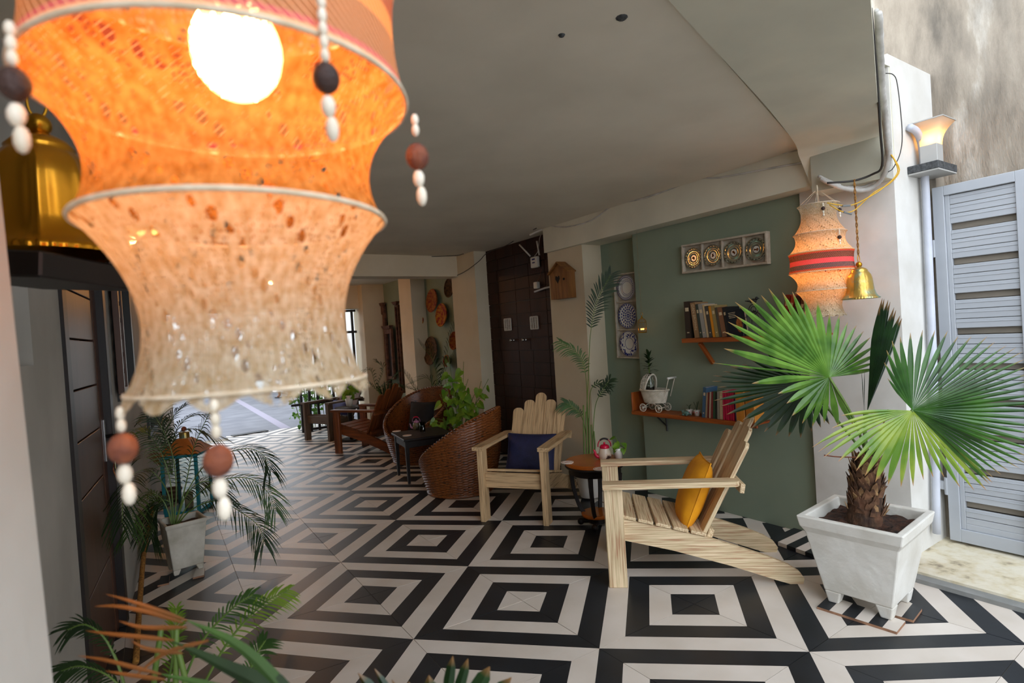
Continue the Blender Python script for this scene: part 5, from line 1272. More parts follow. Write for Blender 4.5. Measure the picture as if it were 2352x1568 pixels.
# white post at the left edge
P0,P1=at(8,500,.55),at(122,1568,.55); dd=(P1-P0)/(P1.z-P0.z)
def pp(z): q=P0+dd*(z-P0.z); return q
bk=V3((-.18,.06,0)); dn_=V3((.05,.22,0)); m=MB()
zA,zB=0.0,ZC; A=pp(zA);B=pp(zB)
m.add([A,A+bk,A+bk-dn_*2,A-dn_*2*0-V3((.1,.4,0)), B,B+bk,B+bk-dn_*2,B-V3((.1,.4,0))],[(0,1,2,3),(7,6,5,4),(0,4,5,1),(1,5,6,2),(2,6,7,3),(3,7,4,0)])
struct('wall_post',m,'white','white post close to the camera along the left edge','post')
# ---- outdoor lamp on the pillar
q0=oY(2083,380,-1.75); x0=q0.x; z0=oY(2083,366,-1.75).z
cn=oX(2155,366,x0); q1=oY(2198,374,cn.y); wy=-1.75-cn.y; wx=q1.x-x0
zt_=cn.z; zb_=oX(2155,384,x0).z; print('lampslab',x0,wx,wy,zt_,zb_)
t=thing('bollard_wall_lamp','lit flared square lamp on a slate-edged slab by the grey gate','lamp',(x0+wx/2,-1.75-wy/2,zb_))
MB().bevbox((0,0,(zt_-zb_)/2),(wx,wy,zt_-zb_),.003).build('slab','slate',t)
MB().box((0,0,-.004),(wx*.97,wy*.97,.008)).build('slab_underside','paint_grey',t)
hs=zt_-zb_; bw=min(wx,wy)*.56; bh=.115
MB().bevbox((0,0,hs+bh/2),(bw,bw,bh),.002).build('lamp_base','paint_grey',t)
m=MB(); n=12; vs=[]; th_=.125; top=min(wx,wy)*.60
for i in range(n+1):
    g=i/n; s=bw*.49+(top-bw*.49)*(g**2.2); vs+=[(-s,-s,hs+bh+th_*g),(s,-s,hs+bh+th_*g),(s,s,hs+bh+th_*g),(-s,s,hs+bh+th_*g)]
m.add(vs,[(4*i+k,4*i+(k+1)%4,4*i+4+(k+1)%4,4*i+4+k) for i in range(n) for k in range(4)])
sm=bpy.data.materials.new('opal_acrylic'); sm.use_nodes=True; nn_=sm.node_tree.nodes; ll=sm.node_tree.links; nn_.clear()
o_=nn_.new('ShaderNodeOutputMaterial'); d1=nn_.new('ShaderNodeBsdfDiffuse'); d2=nn_.new('ShaderNodeBsdfTranslucent'); mxx=nn_.new('ShaderNodeMixShader'); mxx.inputs[0].default_value=.6
d1.inputs[0].default_value=(.8,.78,.72,1); d2.inputs[0].default_value=(.9,.85,.75,1); ll.new(d1.outputs[0],mxx.inputs[1]); ll.new(d2.outputs[0],mxx.inputs[2]); ll.new(mxx.outputs[0],o_.inputs[0]); M['opal']=sm
m.build('lamp_shade','opal',t,True)
m=MB(); m.box((0,0,hs+bh+th_+.003),(top*2+.01,top*2+.01,.006)); m.build('lamp_lid','paint_grey',t)
M['bulb3']=emit('outdoor_bulb','#ffb056',30); MB().sph((0,0,hs+bh+.042),.026,14).build('bulb','bulb3',t,True)
# ---- pvc pipe on the pillar end
def PE(x,y): return oY(x,y,-1.785)
cable('drain_pipe',[oY(2088,292,-1.77),oY(2105,302,-1.785),oY(2115,322,-1.785),oY(2121,360,-1.785),oY(2127,450,-1.785),oY(2136,650,-1.785),oY(2146,900,-1.785),oY(2152,1225,-1.785)],.021,'pipe','pale plastic drain pipe running down the corner of the white pillar','pipe',n=40)
# ---- weathered wall
def weather():
    m=bpy.data.materials.new('weathered_render'); m.use_nodes=True; n=m.node_tree.nodes; l=m.node_tree.links; b=n['Principled BSDF']; b.inputs['Roughness'].default_value=.9
    t=n.new('ShaderNodeTexCoord'); mp=n.new('ShaderNodeMapping'); mp.inputs['Scale'].default_value=(1,1,.28); l.new(t.outputs['Object'],mp.inputs[0])
    def nz(sc,de,src=mp.outputs[0]): q=n.new('ShaderNodeTexNoise'); q.inputs['Scale'].default_value=sc; q.inputs['Detail'].default_value=de; q.inputs['Roughness'].default_value=.65; l.new(src,q.inputs['Vector']); return q.outputs[0]
    def ramp(f,st):
        r=n.new('ShaderNodeValToRGB'); e=r.color_ramp.elements; e[0].position=st[0][0]; e[0].color=lin(st[0][1]); e[1].position=st[-1][0]; e[1].color=lin(st[-1][1])
        for p,c in st[1:-1]: k=r.color_ramp.elements.new(p); k.color=lin(c)
        l.new(f,r.inputs[0]); return r.outputs[0]
    base=ramp(nz(3.2,9),[(.32,'#5f584e'),(.45,'#857b6d'),(.54,'#958b7c'),(.68,'#c4bfb4')])
    st=ramp(nz(1.1,6),[(.50,'#000000'),(.66,'#ffffff')]); mx=n.new('ShaderNodeMixRGB'); l.new(st,mx.inputs[0]); l.new(base,mx.inputs[1]); mx.inputs[2].default_value=lin('#3a3a38')
    ml=n.new('ShaderNodeMath'); ml.operation='MULTIPLY'; ml.inputs[1].default_value=.75; l.new(st,ml.inputs[0]); l.new(ml.outputs[0],mx.inputs[0])
    l.new(mx.outputs[0],b.inputs['Base Color'])
    bp=n.new('ShaderNodeBump'); bp.inputs['Strength'].default_value=.9; bp.inputs['Distance'].default_value=.03; l.new(nz(9,10),bp.inputs['Height']); l.new(bp.outputs[0],b.inputs['Normal']); return m
M['weather']=weather()
m=MB(); m.bx((3.62,-9,0),(3.9,-1.0,7.5)); struct('wall_outer',m,'weather','tall stained grey rendered wall above and behind the metal gate','wall')
m=MB(); m.bx((3.5,-1.79,0),(3.62,-1.72,2.4)); struct('wall_reveal',m,'weather','rough rendered strip between the drain pipe and the gate','wall')
# threshold
m=MB(); kk=[fl(2085,1322),fl(2162,1353),fl(2352,1405)]; kx0=kk[1].x; 
m.prism([(kx0+.06,-1.74),(kx0+.06,-6),(3.62,-6),(3.62,-1.74)],-.02,.035); struct('floor_threshold',m,'thresh','worn cream cement threshold strip before the metal gate','threshold')
m=MB(); m.prism([(kx0-.005,-1.70),(kx0-.005,-6),(kx0+.06,-6),(kx0+.06,-1.70)],-.02,.022); struct('trim_5',m,'kerb','grey cement kerb edging the tiles below the gate','kerb')
# low tiled step by the wall
s0,s1=fl(1768,1246),fl(1872,1284)
m=MB(); m.prism([(s0.x,s0.y),(s1.x,s1.y),(3.05,s1.y-.02),(3.05,s0.y)][::-1],0.0,.024,0)
o=m.build('floor_step',['black_st','white_st','grout']); tag(o,'low tiled step against the green wall behind the armchair foot','step',None,'structure')
for k in range(5):
    m=MB(); f0,f1=k/5,(k+1)/5; A=s0.lerp(s1,f0);B=s0.lerp(s1,f1)
    x1=3.05; m.add([(A.x,A.y,.0252),(B.x,B.y,.0252),(x1,B.y,.0252),(x1,A.y,.0252)],[(0,1,2,3)]); m.add([(A.x-.001,A.y,.002),(B.x-.001,B.y,.002),(B.x-.001,B.y,.0252),(A.x-.001,A.y,.0252)],[(0,1,2,3)]); m.build('tile','white_st' if k%2 else 'black_st',o)
# ---- gate
XG=3.45
gy0=oX(2152,430,XG).y; gy0b=oX(2180,1254,XG).y; GY=(gy0+gy0b)/2; gzt=oX(2152,432,XG).z; GB=.05; yR=oX(2338,700,XG).y
t=thing('louvred_gate','grey painted metal gate of ribbed horizontal boards on the white pillar','gate',(XG,GY,GB)); H=gzt-GB; Wg=.42 if False else abs(yR-GY)+.02
Wg=max(Wg,.36)
def gbox(name,y0,y1,z0,z1,x0=-.02,x1=.02,mt='gatem',par=t,bev=.002):
    m=MB(); m.bevbox(((x0+x1)/2,-(y0+y1)/2,(z0+z1)/2),(abs(x1-x0),abs(y1-y0),abs(z1-z0)),bev); return m.build(name,mt,par)
gbox('frame_post',0,.055,0,H,-.03,.03); gbox('frame_post',Wg,Wg+.055,0,H,-.03,.03); gbox('frame_rail',.055,Wg,H-.055,H,-.03,.03); gbox('frame_rail',.055,Wg,0,.075,-.03,.03)
gbox('inner_post',.055,.078,.075,H-.055,-.018,.012); gbox('inner_rail',.078,Wg,.075,.11,-.018,.012)
zg=oX(2200,600,XG).z-GB; zg0=oX(2200,519,XG).z-GB; per=abs(zg0-zg); 
k0=int((H-zg)/per)+1
z=zg+per*k0; 
idx=0
zz=zg-per*(int(zg/per)+1)
while zz<H:
    g0=max(zz-.018,.11); g1=min(zz+.018,H-.055)
    if g1>g0: gbox('gap_board',.078,Wg,g0,g1,.004,.010,'gateg')
    for s in range(3):
        a=zz+.018+(per-.036)*s/3; b=zz+.018+(per-.036)*(s+1)/3-.003
        a=max(a,.11); b=min(b,H-.055)
        if b-a>.015:
            sl=gbox('slat',.078,Wg,a,b,-.016,.0,'gatem'); 
            gbox('rib',.078,Wg,a+(b-a)*.62,a+(b-a)*.70,-.0185,-.015,'gatem',t,.0008) if b-a>.05 else None
    zz+=per
for zz in (oX(2160,570,XG).z-GB,oX(2165,1112,XG).z-GB):
    m=MB(); m.bevbox((-.01,.06,zz),(.03,.14,.05),.003); m.build('hinge_bracket','gatem',t); MB().tube([(-.02,.005,zz-.05),(-.02,.005,zz+.05)],.013,8).build('hinge_pin','gatem',t)
zt1=oX(2345,1130,XG).z-GB
m=MB(); m.tube([(-.05,-Wg-.01,-.03),(-.05,-Wg-.01,max(.3,zt1))],.014,10); m.build('drop_bolt','gatem',t,True)
for zz in (.06,.22): MB().bevbox((-.04,-Wg-.01,zz),(.04,.05,.025),.003).build('bolt_keeper','gatem',t)
# second leaf continues outside the picture
t=thing('louvred_gate','second leaf of the grey louvred gate at the right edge of the frame','gate',(XG,GY-Wg-.075,GB))
gbox('frame_post',0,.055,0,H,-.03,.03,par=t); gbox('frame_post',1.1,1.155,0,H,-.03,.03,par=t); gbox('frame_rail',.055,1.1,H-.055,H,-.03,.03,par=t); gbox('frame_rail',.055,1.1,0,.075,-.03,.03,par=t)
for k in range(int((H-.13)/.085)): gbox('slat',.055,1.1,.076+k*.085,.076+k*.085+.08,-.016,0,par=t)
# ---- cable bundle at the beam corner
def FB(x,y,z): return fl(x,y,z)
bx=[(2013,30),(2021,200),(2027,260),(2034,330),(2036,360),(2028,395),(2005,425),(1975,437),(1930,432),(1895,418),(1880,410)]
dep=[2.3,2.7,2.85,2.95,3.0,3.05,3.12,3.15,3.18,3.2,3.22]
def bund(off,dd_=0): return [at(x+off[0],y+off[1],d+dd_) for (x,y),d in zip(bx,dep)]
m=MB(); P=curve(bund((6,0)),120); m.tube(P,[.012+(.0025 if i%2 else 0) for i in range(len(P))],8); tag(m.build('flexible_conduit','cablew',None,True),'ribbed grey flexible conduit sagging around the beam corner','conduit')
cable('cable',bund((0,-6),.03),.010,'cablew','thick white cable along the outer edge of the haunched beam')
cable('cable',[at(x,y,d) for x,y,d in ((2000,20,2.2),(2012,150,2.5),(2022,300,2.8),(2026,380,2.95),(2004,400,3.05),(1960,415,3.1),(1900,420,3.12))],.006,'cabled','black cable hugging the bottom of the haunched beam')
cable('cable',[at(x,y,3.0) for x,y in ((2030,168),(2052,172),(2062,200),(2072,300),(2068,350),(2052,385),(2040,395))],.0025,'cabled','thin dark wire looping out over the white pillar top')
cable('cable',[at(x,y,2.98) for x,y in ((2040,345),(2058,375),(2060,400),(2030,430),(2000,450),(1965,468),(1940,472),(1900,466))],.003,'cabley','yellow wire swinging from the conduit to the crochet lamp, upper strand')
cable('cable',[at(x,y,2.99) for x,y in ((2044,350),(2066,390),(2045,420),(2010,440),(1985,462),(1960,484),(1935,486),(1905,470))],.003,'cabley','yellow wire swinging from the conduit to the crochet lamp, lower strand')
for k,(x,y) in enumerate(((1943,473),(1946,487))):
    m=MB(); a=at(x-8,y,2.97); b=at(x+10,y-1+6*k,2.97); m.tube([a,b],.005,6); tag(m.build('tape_joint','tape'),['grey taped joint on the upper yellow wire','grey taped joint on the lower yellow wire'][k],'tape')
# ================================================================== LEFT SIDE
lp=V3((.095,1,0)).normalized(); ln_=V3((lp.y,-lp.x,0))  # along wall, into room
def Lw(px,py,off=0):
    d=ray(px,py); P0=V3((LW(0)-off,0,0)); t=((P0-CAM).dot(ln_))/(d.dot(ln_)); return CAM+d*t
angL=atan2(lp.y,lp.x)
g=MB(); t=MB()
dY0,dY1=-.40,.60
def onwall(y,z,off=0): return V3((LW(y,off),y,z))
m=MB(); 
dr=struct('door_3',MB().bx((0,0,0),(0.0001,.0001,.0001)),'dkframe','dark brown panelled door with grooved boards in the left wall','door')
dr.location=onwall(dY0,0); dr.rotation_euler=(0,0,angL-pi/2)   # local y along wall, +x into room
Lw_=(onwall(dY1,0)-onwall(dY0,0)).length
def dbox(nm,x0,x1,y0,y1,z0,z1,mt,bev=.002,par=dr):
    m=MB(); m.bevbox(((x0+x1)/2,(y0+y1)/2,(z0+z1)/2),(x1-x0,y1-y0,z1-z0),bev); return m.build(nm,mt,par)
dbox('frame_jamb',-.12,.012,-.045,.03,0,2.12,'dkframe'); dbox('frame_jamb',-.12,.012,Lw_-.06,Lw_+.03,0,2.12,'dkframe'); dbox('frame_head',-.12,.012,-.045,Lw_+.03,2.07,2.14,'dkframe')
gz=[0.0]+sorted([Lw(px,py,.04).z for px,py in ((175,677),(183,783),(193,890),(205,992),(222,1100))])+[2.07]
gz=[0.0]+[z_ for z_ in sorted(set(round(z_,2) for z_ in gz[1:-1])) if .1<z_<2.0]+[2.07]
if gz[1]>.55: gz.insert(1,gz[1]/2)
print('door grooves',gz)
for i in range(len(gz)-1): dbox('door_panel',-.06,-.025,.03+.10,Lw_-.06-.10,gz[i]+.004,gz[i+1]-.004,'dkwood',.002)
dbox('door_stile',-.06,-.022,.03,.125,0,2.07,'dkwood'); dbox('door_stile',-.06,-.022,Lw_-.155,Lw_-.06,0,2.07,'dkwood')
hp=Lw(236,1015,.02); hl=dr.matrix_world; hz_=hp.z; 
dbox('handle_plate',-.022,-.012,Lw_-.115,Lw_-.085,hz_-.11,hz_+.11,'steel')
MB().tube([(-.015,Lw_-.10,hz_+.02),(.035,Lw_-.10,hz_+.02),(.04,Lw_-.12,hz_+.02),(.04,Lw_-.21,hz_+.015)],.009,8).build('lever_handle','blackm',dr,True)
# windows on the left wall
for n_,(y0,y1,z0,z1,lb) in enumerate([(.95,1.75,1.2,2.1,'dark wooden barred window beyond the panelled door'),(2.6,3.5,.75,2.1,'black barred window opening farther along the left wall')]):
    fr=MB(); wv_=struct('window_%d'%(n_+1),MB().bx((0,0,0),(.0001,.0001,.0001)),'dkframe',lb,'window'); wv_.location=onwall(y0,z0); wv_.rotation_euler=(0,0,angL-pi/2); L_=(y1-y0)/cos(angL-pi/2); h_=z1-z0
    mt='dkframe' if n_==0 else 'blackm'
    for (a,b,c,d) in ((-.03,.04,-.03,h_+.03),(L_-.04,L_+.03,-.03,h_+.03)): dbox('frame_post',-.1,.02,a,b,c,d,mt,par=wv_)
    for (c,d) in ((-.03,.03),(h_-.03,h_+.03)): dbox('frame_rail',-.1,.02,.04,L_-.04,c,d,mt,par=wv_)
    for k in range(1,6): 
        m=MB(); m.tube([(-.05,L_*k/6,.03),(-.05,L_*k/6,h_-.03)],.008,6); m.build('bar',mt,wv_,True)
    dbox('glass_pane',-.075,-.07,.04,L_-.04,.03,h_-.03,'tealpane',par=wv_) if 'tealpane' in M else (M.__setitem__('tealpane',mat('blue_green_glass','#4fa08c','#9fc0b4',3,.15,trans=.6)),dbox('glass_pane',-.075,-.07,.04,L_-.04,.03,h_-.03,'tealpane',par=wv_))
# open dark shutter
sh=onwall(1.0,1.15); t=thing('window_shutter','dark brown wooden shutter folded open beside the panelled door','shutter',onwall(.80,1.22)+ln_*.02,angL-pi/2)
for k in range(2): dbox('shutter_stile',0,.03,k*.16,k*.16+.04,0,.95,'dkwood',par=t)
for k in range(9): dbox('slat',.006,.022,.04,.16,.04+k*.10,.04+k*.10+.075,'dkwood',par=t)
dbox('shutter_rail',0,.03,.04,.16,0,.035,'dkwood',par=t); dbox('shutter_rail',0,.03,.04,.16,.92,.95,'dkwood',par=t)
# keys
kp=Lw(258,1045,-.01); t=thing('key_bunch','keys hanging on a dark red cord from a hook beside the door','keys',kp)
MB().bevbox((0,0,.02),(.012,.02,.03),.003).build('hook_plate','brass',t)
MB().tube(curve([(0,0,.01),(.01,.01,-.03),(0,-.01,-.07),(.01,.01,-.12)],14),.003,5).build('cord','rust',t,True)
MB().bevbox((.01,-.01,-.05),(.004,.018,.04),.001).build('key','brass',t)
# slender pole lying along the foot of the left wall
a=Lw(352,1150,-.05); a=fl(352,1235); b=fl(312,1480)
o=MB().tube(curve([at(351,1165,(fl(345,1250)-CAM).dot(_f)),fl(332,1262,.16),fl(322,1370,.06),fl(312,1520,.02)],20),.014,8).build('bamboo_pole','rope',None,True); tag(o,'slender tan bamboo pole propped along the foot of the left wall','pole')
# ---- turquoise lantern
lb_=fl(420,1190); la=fl(383,1184); lr=fl(466,1176); dl=(lr-la); angl=atan2(dl.y,dl.x); wl=.2
lc_=(la+lr)/2+V3((-dl.y,dl.x,0)).normalized()*.10
t=thing('floor_lantern','turquoise framed glass lantern with a copper pitched roof standing on the floor','lantern',(lc_.x,lc_.y,0),angl)
hL=up(395,1045,(lc_.x,lc_.y)).z; W2_=dl.length/2*.92
MB().bevbox((0,0,.018),(W2_*2+.02,W2_*2+.02,.036),.004).build('base','teal',t); MB().bevbox((0,0,hL),(W2_*2+.02,W2_*2+.02,.03),.004).build('top_frame','teal',t)
for sx in (-1,1):
    for sy in (-1,1): MB().bevbox((sx*W2_,sy*W2_,hL/2+.01),(.026,.026,hL-.03),.003).build('corner_post','teal',t)
for (cx,cy,dx,dy) in ((0,-1,1,0),(0,1,1,0),(-1,0,0,1),(1,0,0,1)):
    MB().box((cx*W2_,cy*W2_,hL/2+.01),(2*W2_*dx+.003,2*W2_*dy+.003,hL-.06)).build('glass_pane','glass',t)
r_=W2_+.035; q=.045; z1=hL+.015; z2=hL+.14
m=MB(); m.add([(-r_,-r_,z1),(r_,-r_,z1),(r_,r_,z1),(-r_,r_,z1),(-q,-q,z2),(q,-q,z2),(q,q,z2),(-q,q,z2)],[(0,3,2,1),(4,5,6,7),(0,1,5,4),(1,2,6,5),(2,3,7,6),(3,0,4,7)]); m.build('pitched_roof','copper',t)
m=MB(); m.lathe([(.042,z2),(.042,z2+.05),(.048,z2+.055),(.001,z2+.06)],16); m.build('chimney','brass',t); MB().sph((0,0,z2+.082),.022,12).build('knob','bead2',t,True)
MB().lathe([(.035,.036),(.035,.17),(.001,.172)],20).build('candle','pages',t,True)
# ================================================================== FAR END
# fence of black bars
fa=fl(697,992); yF=6.62; 
t=thing('bar_fence','black iron bar fence with horizontal rails at the far end','fence',(1.80,yF,0))
xs=[1.80+i*.135 for i in range(8)]
for i,x in enumerate(xs): 
    m=MB(); m.bevbox((x-1.80,0,1.0),(.038,.038,2.02),.003); m.build('bar','blackm',t)
for z in (.03,.46,1.62,1.99):
    ext=.14 if z==.46 else 0
    m=MB(); m.bevbox((.50-ext/2,.02,z),(1.04+ext,.04,.04),.003); m.build('rail','blackm',t)
m=MB(); m.bevbox((.62,.03,1.0),(.6,.03,.04)); m.build('rail','blackm',t)
# bounding walls of the courtyard
m=MB(); m.bx((-7,17.5,0),(14,17.8,4.2)); struct('wall_back',m,'white','white courtyard wall in bright daylight at the far end','wall')
m=MB(); m.bx((3.42,8.0,0),(3.7,17.5,3.2)); struct('wall_court_right',m,'white','white courtyard wall behind the black bar fence','wall')
m=MB(); m.bx((-7.3,7.0,0),(-7,17.8,3.6)); struct('wall_court_left',m,'white','white courtyard wall far on the left','wall')
# ground line
for k,(pts,wd) in enumerate([([fl(535,912),fl(665,985)],.16)]):
    m=MB(); a,b=pts; d=(b-a).normalized(); s=V3((-d.y,d.x,0))*wd/2; m.add([a-s+V3((0,0,-.019)),b-s+V3((0,0,-.019)),b+s+V3((0,0,-.019)),a+s+V3((0,0,-.019))],[(0,1,2,3)]); m.v=[V3((v.x,v.y,-.0185)) for v in m.v]
    tag(m.build('drain_cover_strip','pale_line') if 'pale_line' in M else (M.__setitem__('pale_line',mat('pale_mauve_cement','#85808c',None,rough=.9)),m.build('drain_cover_strip','pale_line'))[1],'pale straight cement strip running across the courtyard ground','strip')
# creepers and shrubs by the fence
def shrub(name,label,c,n,rx,rz_,sz,seed,lm='greenery'):
    rn=random.Random(seed); t=thing(name,label,'plant',(c.x,c.y,0)); 
    for s in range(6):
        x,y=rn.uniform(-rx,rx),rn.uniform(-.12,.12); P=curve([(x*.3,y,0),(x*.7,y,rz_*.5),(x,y,rz_*rn.uniform(.7,1))],10); m=MB(); m.tube(P,.006,4); so=m.build('stem','stem',t)
        mm=MB()
        for k in range(n//6):
            p=P[rn.randrange(2,len(P))]+V3((rn.uniform(-.12,.12),rn.uniform(-.1,.1),rn.uniform(-.12,.12))); heart(mm,p,V3((rn.uniform(-1,1),rn.uniform(-1,1),rn.uniform(-.8,.4))),V3((rn.uniform(-.5,.5),-1,rn.uniform(0,.8))),sz*rn.uniform(.7,1.2))
        o=mm.build('foliage',lm,so); o['kind']='stuff'
    return t
for k,(px,dY,h,lb) in enumerate([(705,.35,.8,'thin creeper climbing the near end of the black fence'),(735,.45,.95,'leafy creeper in the middle of the black fence'),(775,.5,1.1,'leafy creeper near the shaded column end of the fence'),(812,.6,1.5,'tall green shrub beyond the right end of the black fence')]):
    c=fl(px,985); shrub('creeper',lb,V3((c.x,yF+dY,0)),48,.22,h,.075,k+20)
# person walking in the courtyard
pb=fl(652,911); pb.z=-.02
t=thing('person','person in a white printed dress walking across the bright courtyard','person',pb,radians(200))
def skinbody(name,verts,edges,rad,mt,par,sub=2):
    me=bpy.data.meshes.new(name); me.from_pydata(verts,edges,[]); o=bpy.data.objects.new(name,me); COL.objects.link(o); o.parent=par
    sk=o.modifiers.new('skin','SKIN'); me.skin_vertices[0].data[0].use_root=True
    for i,r in enumerate(rad): me.skin_vertices[0].data[i].radius=(r,r) if not isinstance(r,tuple) else r
    o.modifiers.new('sub','SUBSURF').levels=sub; o.modifiers['sub'].render_levels=sub; me.materials.append(M[mt]); return o
vb=[(0,0,.92),(0,0,1.1),(0,0,1.3),(0,0,1.42),(0,0,1.50),(0,-.01,1.60),
    (.09,0,.88),(.11,-.10,.48),(.11,-.02,.08),(.11,-.14,.03),(-.09,0,.88),(-.10,.10,.48),(-.10,.16,.10),(-.10,.05,.03),
    (.17,0,1.39),(.22,.04,1.12),(.22,-.08,.90),(.22,-.12,.82),(-.17,0,1.39),(-.22,-.04,1.12),(-.22,-.16,.92),(-.22,-.2,.84)]
eb=[(0,1),(1,2),(2,3),(3,4),(4,5),(0,6),(6,7),(7,8),(8,9),(0,10),(10,11),(11,12),(12,13),(3,14),(14,15),(15,16),(16,17),(3,18),(18,19),(19,20),(20,21)]
rb=[(.15,.11),(.12,.09),(.14,.10),(.09,.07),.05,.095,.085,.055,.035,.03,.085,.055,.035,.03,.05,.038,.026,.03,.05,.038,.026,.03]
skinbody('body',vb,eb,rb,'skin',t)
for s in (-1,1):
    for k in range(5):
        x=s*.22+s*(-.02+.01*k); y=-.14 if s>0 else -.22; z=.80
        MB().tube([(x,y,z+.02),(x,y-.012,z-.02),(x,y-.005,z-.055-.01*(k in(2,))+(.02 if k in (0,4) else 0))],[.008,.007,.005],5).build('finger','skin',t,True)
m=MB(); m.sph((0,-.01,1.62),.105,16,sc=(.82,.95,1.1)); m.build('face','skin',t,True)
m=MB(); m.sph((0,.02,1.64),.115,16,sc=(.9,.95,1.12)); m.sph((0,.10,1.60),.05,10); m.build('hair','hair',t,True)
for s in (-1,1): MB().sph((s*.032,-.105,1.63),.011,8).build('eye','ink',t,True)
MB().sph((0,-.118,1.605),.014,8).build('nose','skin',t,True); MB().sph((0,-.105,1.57),.016,8,sc=(1.3,.5,.4)).build('mouth','rust',t,True)
m=MB(); m.lathe([(.30,.20),(.27,.5),(.20,.85),(.145,1.02),(.17,1.25),(.19,1.36),(.11,1.44),(.07,1.46)],28,fn=lambda r,z,a:(r*(1+.06*sin(a*7)*max(0,(1-z)/.8))*(1 if abs(sin(a))<.1 else 1),z)); d_=m.build('dress','cloth',t,True); d_.scale=(1,.78,1)
for s,(y0_) in ((1,-.10),(-1,.09)): MB().bevbox((s*.11 if s>0 else -.10,y0_,.012),(.09,.25,.024),.006).build('sandal','vdark',t)
# ---- baskets on the far green wall
M['bk1']=mat('red_straw','#7a1e16','#a8661e',24,.8); M['bk2']=mat('yellow_straw','#b0721a','#8a2416',22,.8,lo=.45,hi=.6); M['bk3']=mat('brown_straw','#6a4a2c','#3c2a18',26,.8); M['bk4']=mat('green_straw','#3c4a28','#7a6426',22,.8)
for k,(x,y,wp,hp_,mt,lb) in enumerate([(996,691,14,26,'bk1','red-rimmed woven tray uppermost in the pair left of the cream column'),(1018,724,14,26,'bk2','yellow-rimmed woven tray below the red-rimmed one'),(970,737,11,15,'bk4','small dark green woven basket near the narrow column'),(993,806,19,32,'bk3','large brown woven tray low on the green wall'),(1036,661,14,22,'bk3','dark blue-brown woven tray partly hidden by the cream column top'),(1047,783,10,20,'bk1','maroon woven tray behind the palm at the column edge'),(1030,829,9,13,'bk4','small green striped woven bowl above the arrowhead plant')]):
    c=oX(x,y,3.22); dep_=(c-CAM).dot(_f); R_=hp_/1300*dep_
    t=thing('woven_tray',lb,'basket',(3.235,c.y,c.z),0,'woven trays on the far green wall'); t.rotation_euler=(0,-pi/2+.12,0)
    m=MB(); m.lathe([(.001,.002)]+[(R_*(.1+.9*i/18),.004+.045*(i/18)**2+(.003 if i%2 else 0)) for i in range(19)]+[(R_*1.02,.04),(R_*.6,.0),(.001,-.002)],36); m.build('tray',mt,t)
    MB().tube([(R_*cos(2*pi*i/36),R_*sin(2*pi*i/36),.05) for i in range(36)],.008,6,closed=True).build('rim','bk2' if mt in('bk2','bk4') else mt,t,True)
# ---- carved frames on the far green wall
M['carved']=mat('weathered_red_brown_wood','#6a4432','#40291e',16,.7,bump=.4); M['mirror']=mat('mirror_glass','#b0aaa0',None,rough=.1,metal=.8)
def carved(x0,x1,y0,y1,X,label,arch=True):
    a=oX(x0,y0,X); b=oX(x1,y0,X); c=oX(x0,y1,X); d=oX(x1,y1,X); hw=abs(a.y-b.y)/2; zt2=(a.z+b.z)/2; zb2=max(.02,(c.z+d.z)/2)
    t=thing('carved_frame',label,'frame',(X,(a.y+b.y)/2,zb2)); H2=zt2-zb2; f=min(.09,hw*.35)
    MB().box((.02,0,H2/2),(.01,2*hw-.02,H2-.02)).build('backing','dkframe',t)
    for (cy,cz,sy,sz) in ((-hw+f/2,H2/2,f,H2),(hw-f/2,H2/2,f,H2)): MB().bevbox((0,cy,cz),(.05,sy,sz),.008).build('stile','carved',t)
    for (cz,sz) in ((H2-f*.8,f*1.6),(f/2,f)): MB().bevbox((-.002,0,cz),(.055,2*hw-2*f,sz),.008).build('frame_rail','carved',t)
    for k in range(3): MB().bevbox((-.02,0,H2+.01+.018*k),(.05+.012*k,2*hw+.03*k,.018),.003).build('cornice_board','carved',t)
    if arch:
        w_=hw-f; m=MB(); n=12; zc=H2-f*1.6-w_*.9
        pts=[(w_*.7*cos(pi*i/n),zc+w_*.9*sin(pi*i/n)) for i in range(n+1)]
        m.add([(-.005,p[0],p[1]) for p in pts]+[(-.005,-w_*.7,f+.1),(-.005,w_*.7,f+.1)],[tuple(range(n+3))]); m.build('arched_mirror','mirror',t)
    return t
carved(857,884,705,985,3.21,'tall carved wooden frame with an arched mirror on the far green wall')
carved(884,900,755,870,3.17,'small reddish carved panel hanging right of the arched mirror frame',False)
carved(908,915,700,900,3.18,'narrow carved panel partly hidden by the narrow cream column',False)
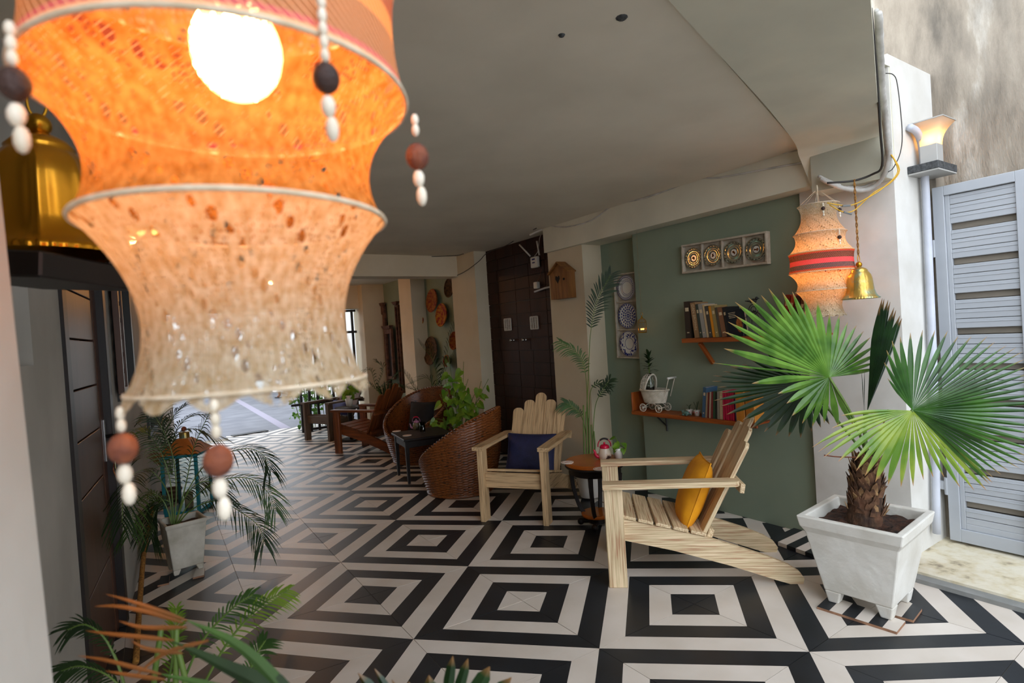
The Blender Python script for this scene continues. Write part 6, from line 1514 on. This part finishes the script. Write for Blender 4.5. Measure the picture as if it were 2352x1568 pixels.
# ---- dark plants in the back
def spiky(name,label,c,n,h,seed,lm='frondD',par=None,wd=.05):
    rn=random.Random(seed); t=thing(name,label,'plant',c)
    for k in range(n):
        a=2*pi*k/n+rn.uniform(-.3,.3); r=rn.uniform(.05,.22); hh=h*rn.uniform(.6,1); m=MB(); strap(m,[(.03*cos(a),.03*sin(a),.18),(r*.5*cos(a),r*.5*sin(a),.18+hh*.6),(r*cos(a),r*sin(a),.18+hh)],wd,nrm=V3((cos(a),sin(a),.1))); m.build('leaf',lm,t)
    roundpot(t,.09,.13,.2,'terra'); return t
spiky('snake_plant','upright dark snake plant in a pot below the arched mirror frame',V3((3.04,6.02,0)),12,.62,3)
q=V3((3.05,5.36,0)); Dq=(q-CAM).dot(_f)
palm('potted_areca_palm','dark arching palm below the small reddish carved panel',q,[[V3((q.x,q.y,.2)),at(870,900,Dq),at(x,y,Dq),at(x2,y2,Dq)] for x,y,x2,y2 in ((850,850,825,868),(880,850,865,830),(905,880,935,900),(900,870,915,855),(845,880,830,905))],'frondD',n=18,L=.2,wd=.014,start=.35,droop=.5,up_=V3((0,0,1)))
q=V3((2.95,3.95,0)); Dq=(q-CAM).dot(_f)
t=palm('potted_areca_palm','dark feathery palm before the woven trays behind the wicker tub chair',q,[[V3((q.x,q.y,.2)),at(1005,930,Dq),at(x,y,Dq),at(x2,y2,Dq)] for x,y,x2,y2 in ((1000,840,965,790),(1025,820,1045,740),(1020,860,1050,800),(985,870,945,880),(1000,850,985,800),(960,900,930,860),(975,905,920,885))],'frondD',n=20,L=.22,wd=.014,start=.3,droop=.35,up_=V3((0,0,1)))
roundpot(t,.12,.16,.26,'terra')
# white vase with pothos on the little round table at the back
t=thing('vase_plant','white spotted vase with a green pothos on the small round grey table','plant',RT)
MB().lathe([(.001,0),(.04,0),(.05,.06),(.062,.17),(.058,.17),(.045,.06),(.001,.05)],24).build('vase','gloss_w',t,True)
leafy('x','x',RT,[([RT+V3((0,0,.1)),RT+V3((0,0,.22)),RT+V3(a)],4) for a in ((-.1,.05,.3),(.08,-.05,.32),(.02,.06,.38),(.1,.0,.24),(-.12,-.04,.26),(0,-.03,.35))],'pothos',.10,9,parent=t)
# bare ceiling bulbs in the corridor (their warm pool is on the tiles)
M['bulbC']=emit('ceiling_bulb_glow','#ffb060',480)
for k,(px,py,z) in enumerate(((303,552,2.36),(622,652,2.30))):
    p=fl(px,py,z) if k==0 else oY(px,652,5.3)
    if k: p.z=2.34
    t=thing('ceiling_bulb',['small bare warm bulb on the ceiling seen through the crochet shade','small warm ceiling bulb past the cross beam'][k],'bulb',p)
    MB().sph((0,0,0),.03,14).build('glass_bulb','bulbC',t,True); MB().lathe([(.02,.025),(.022,.075),(.035,.08),(.001,.081)],12).build('holder','gloss_w',t,True)
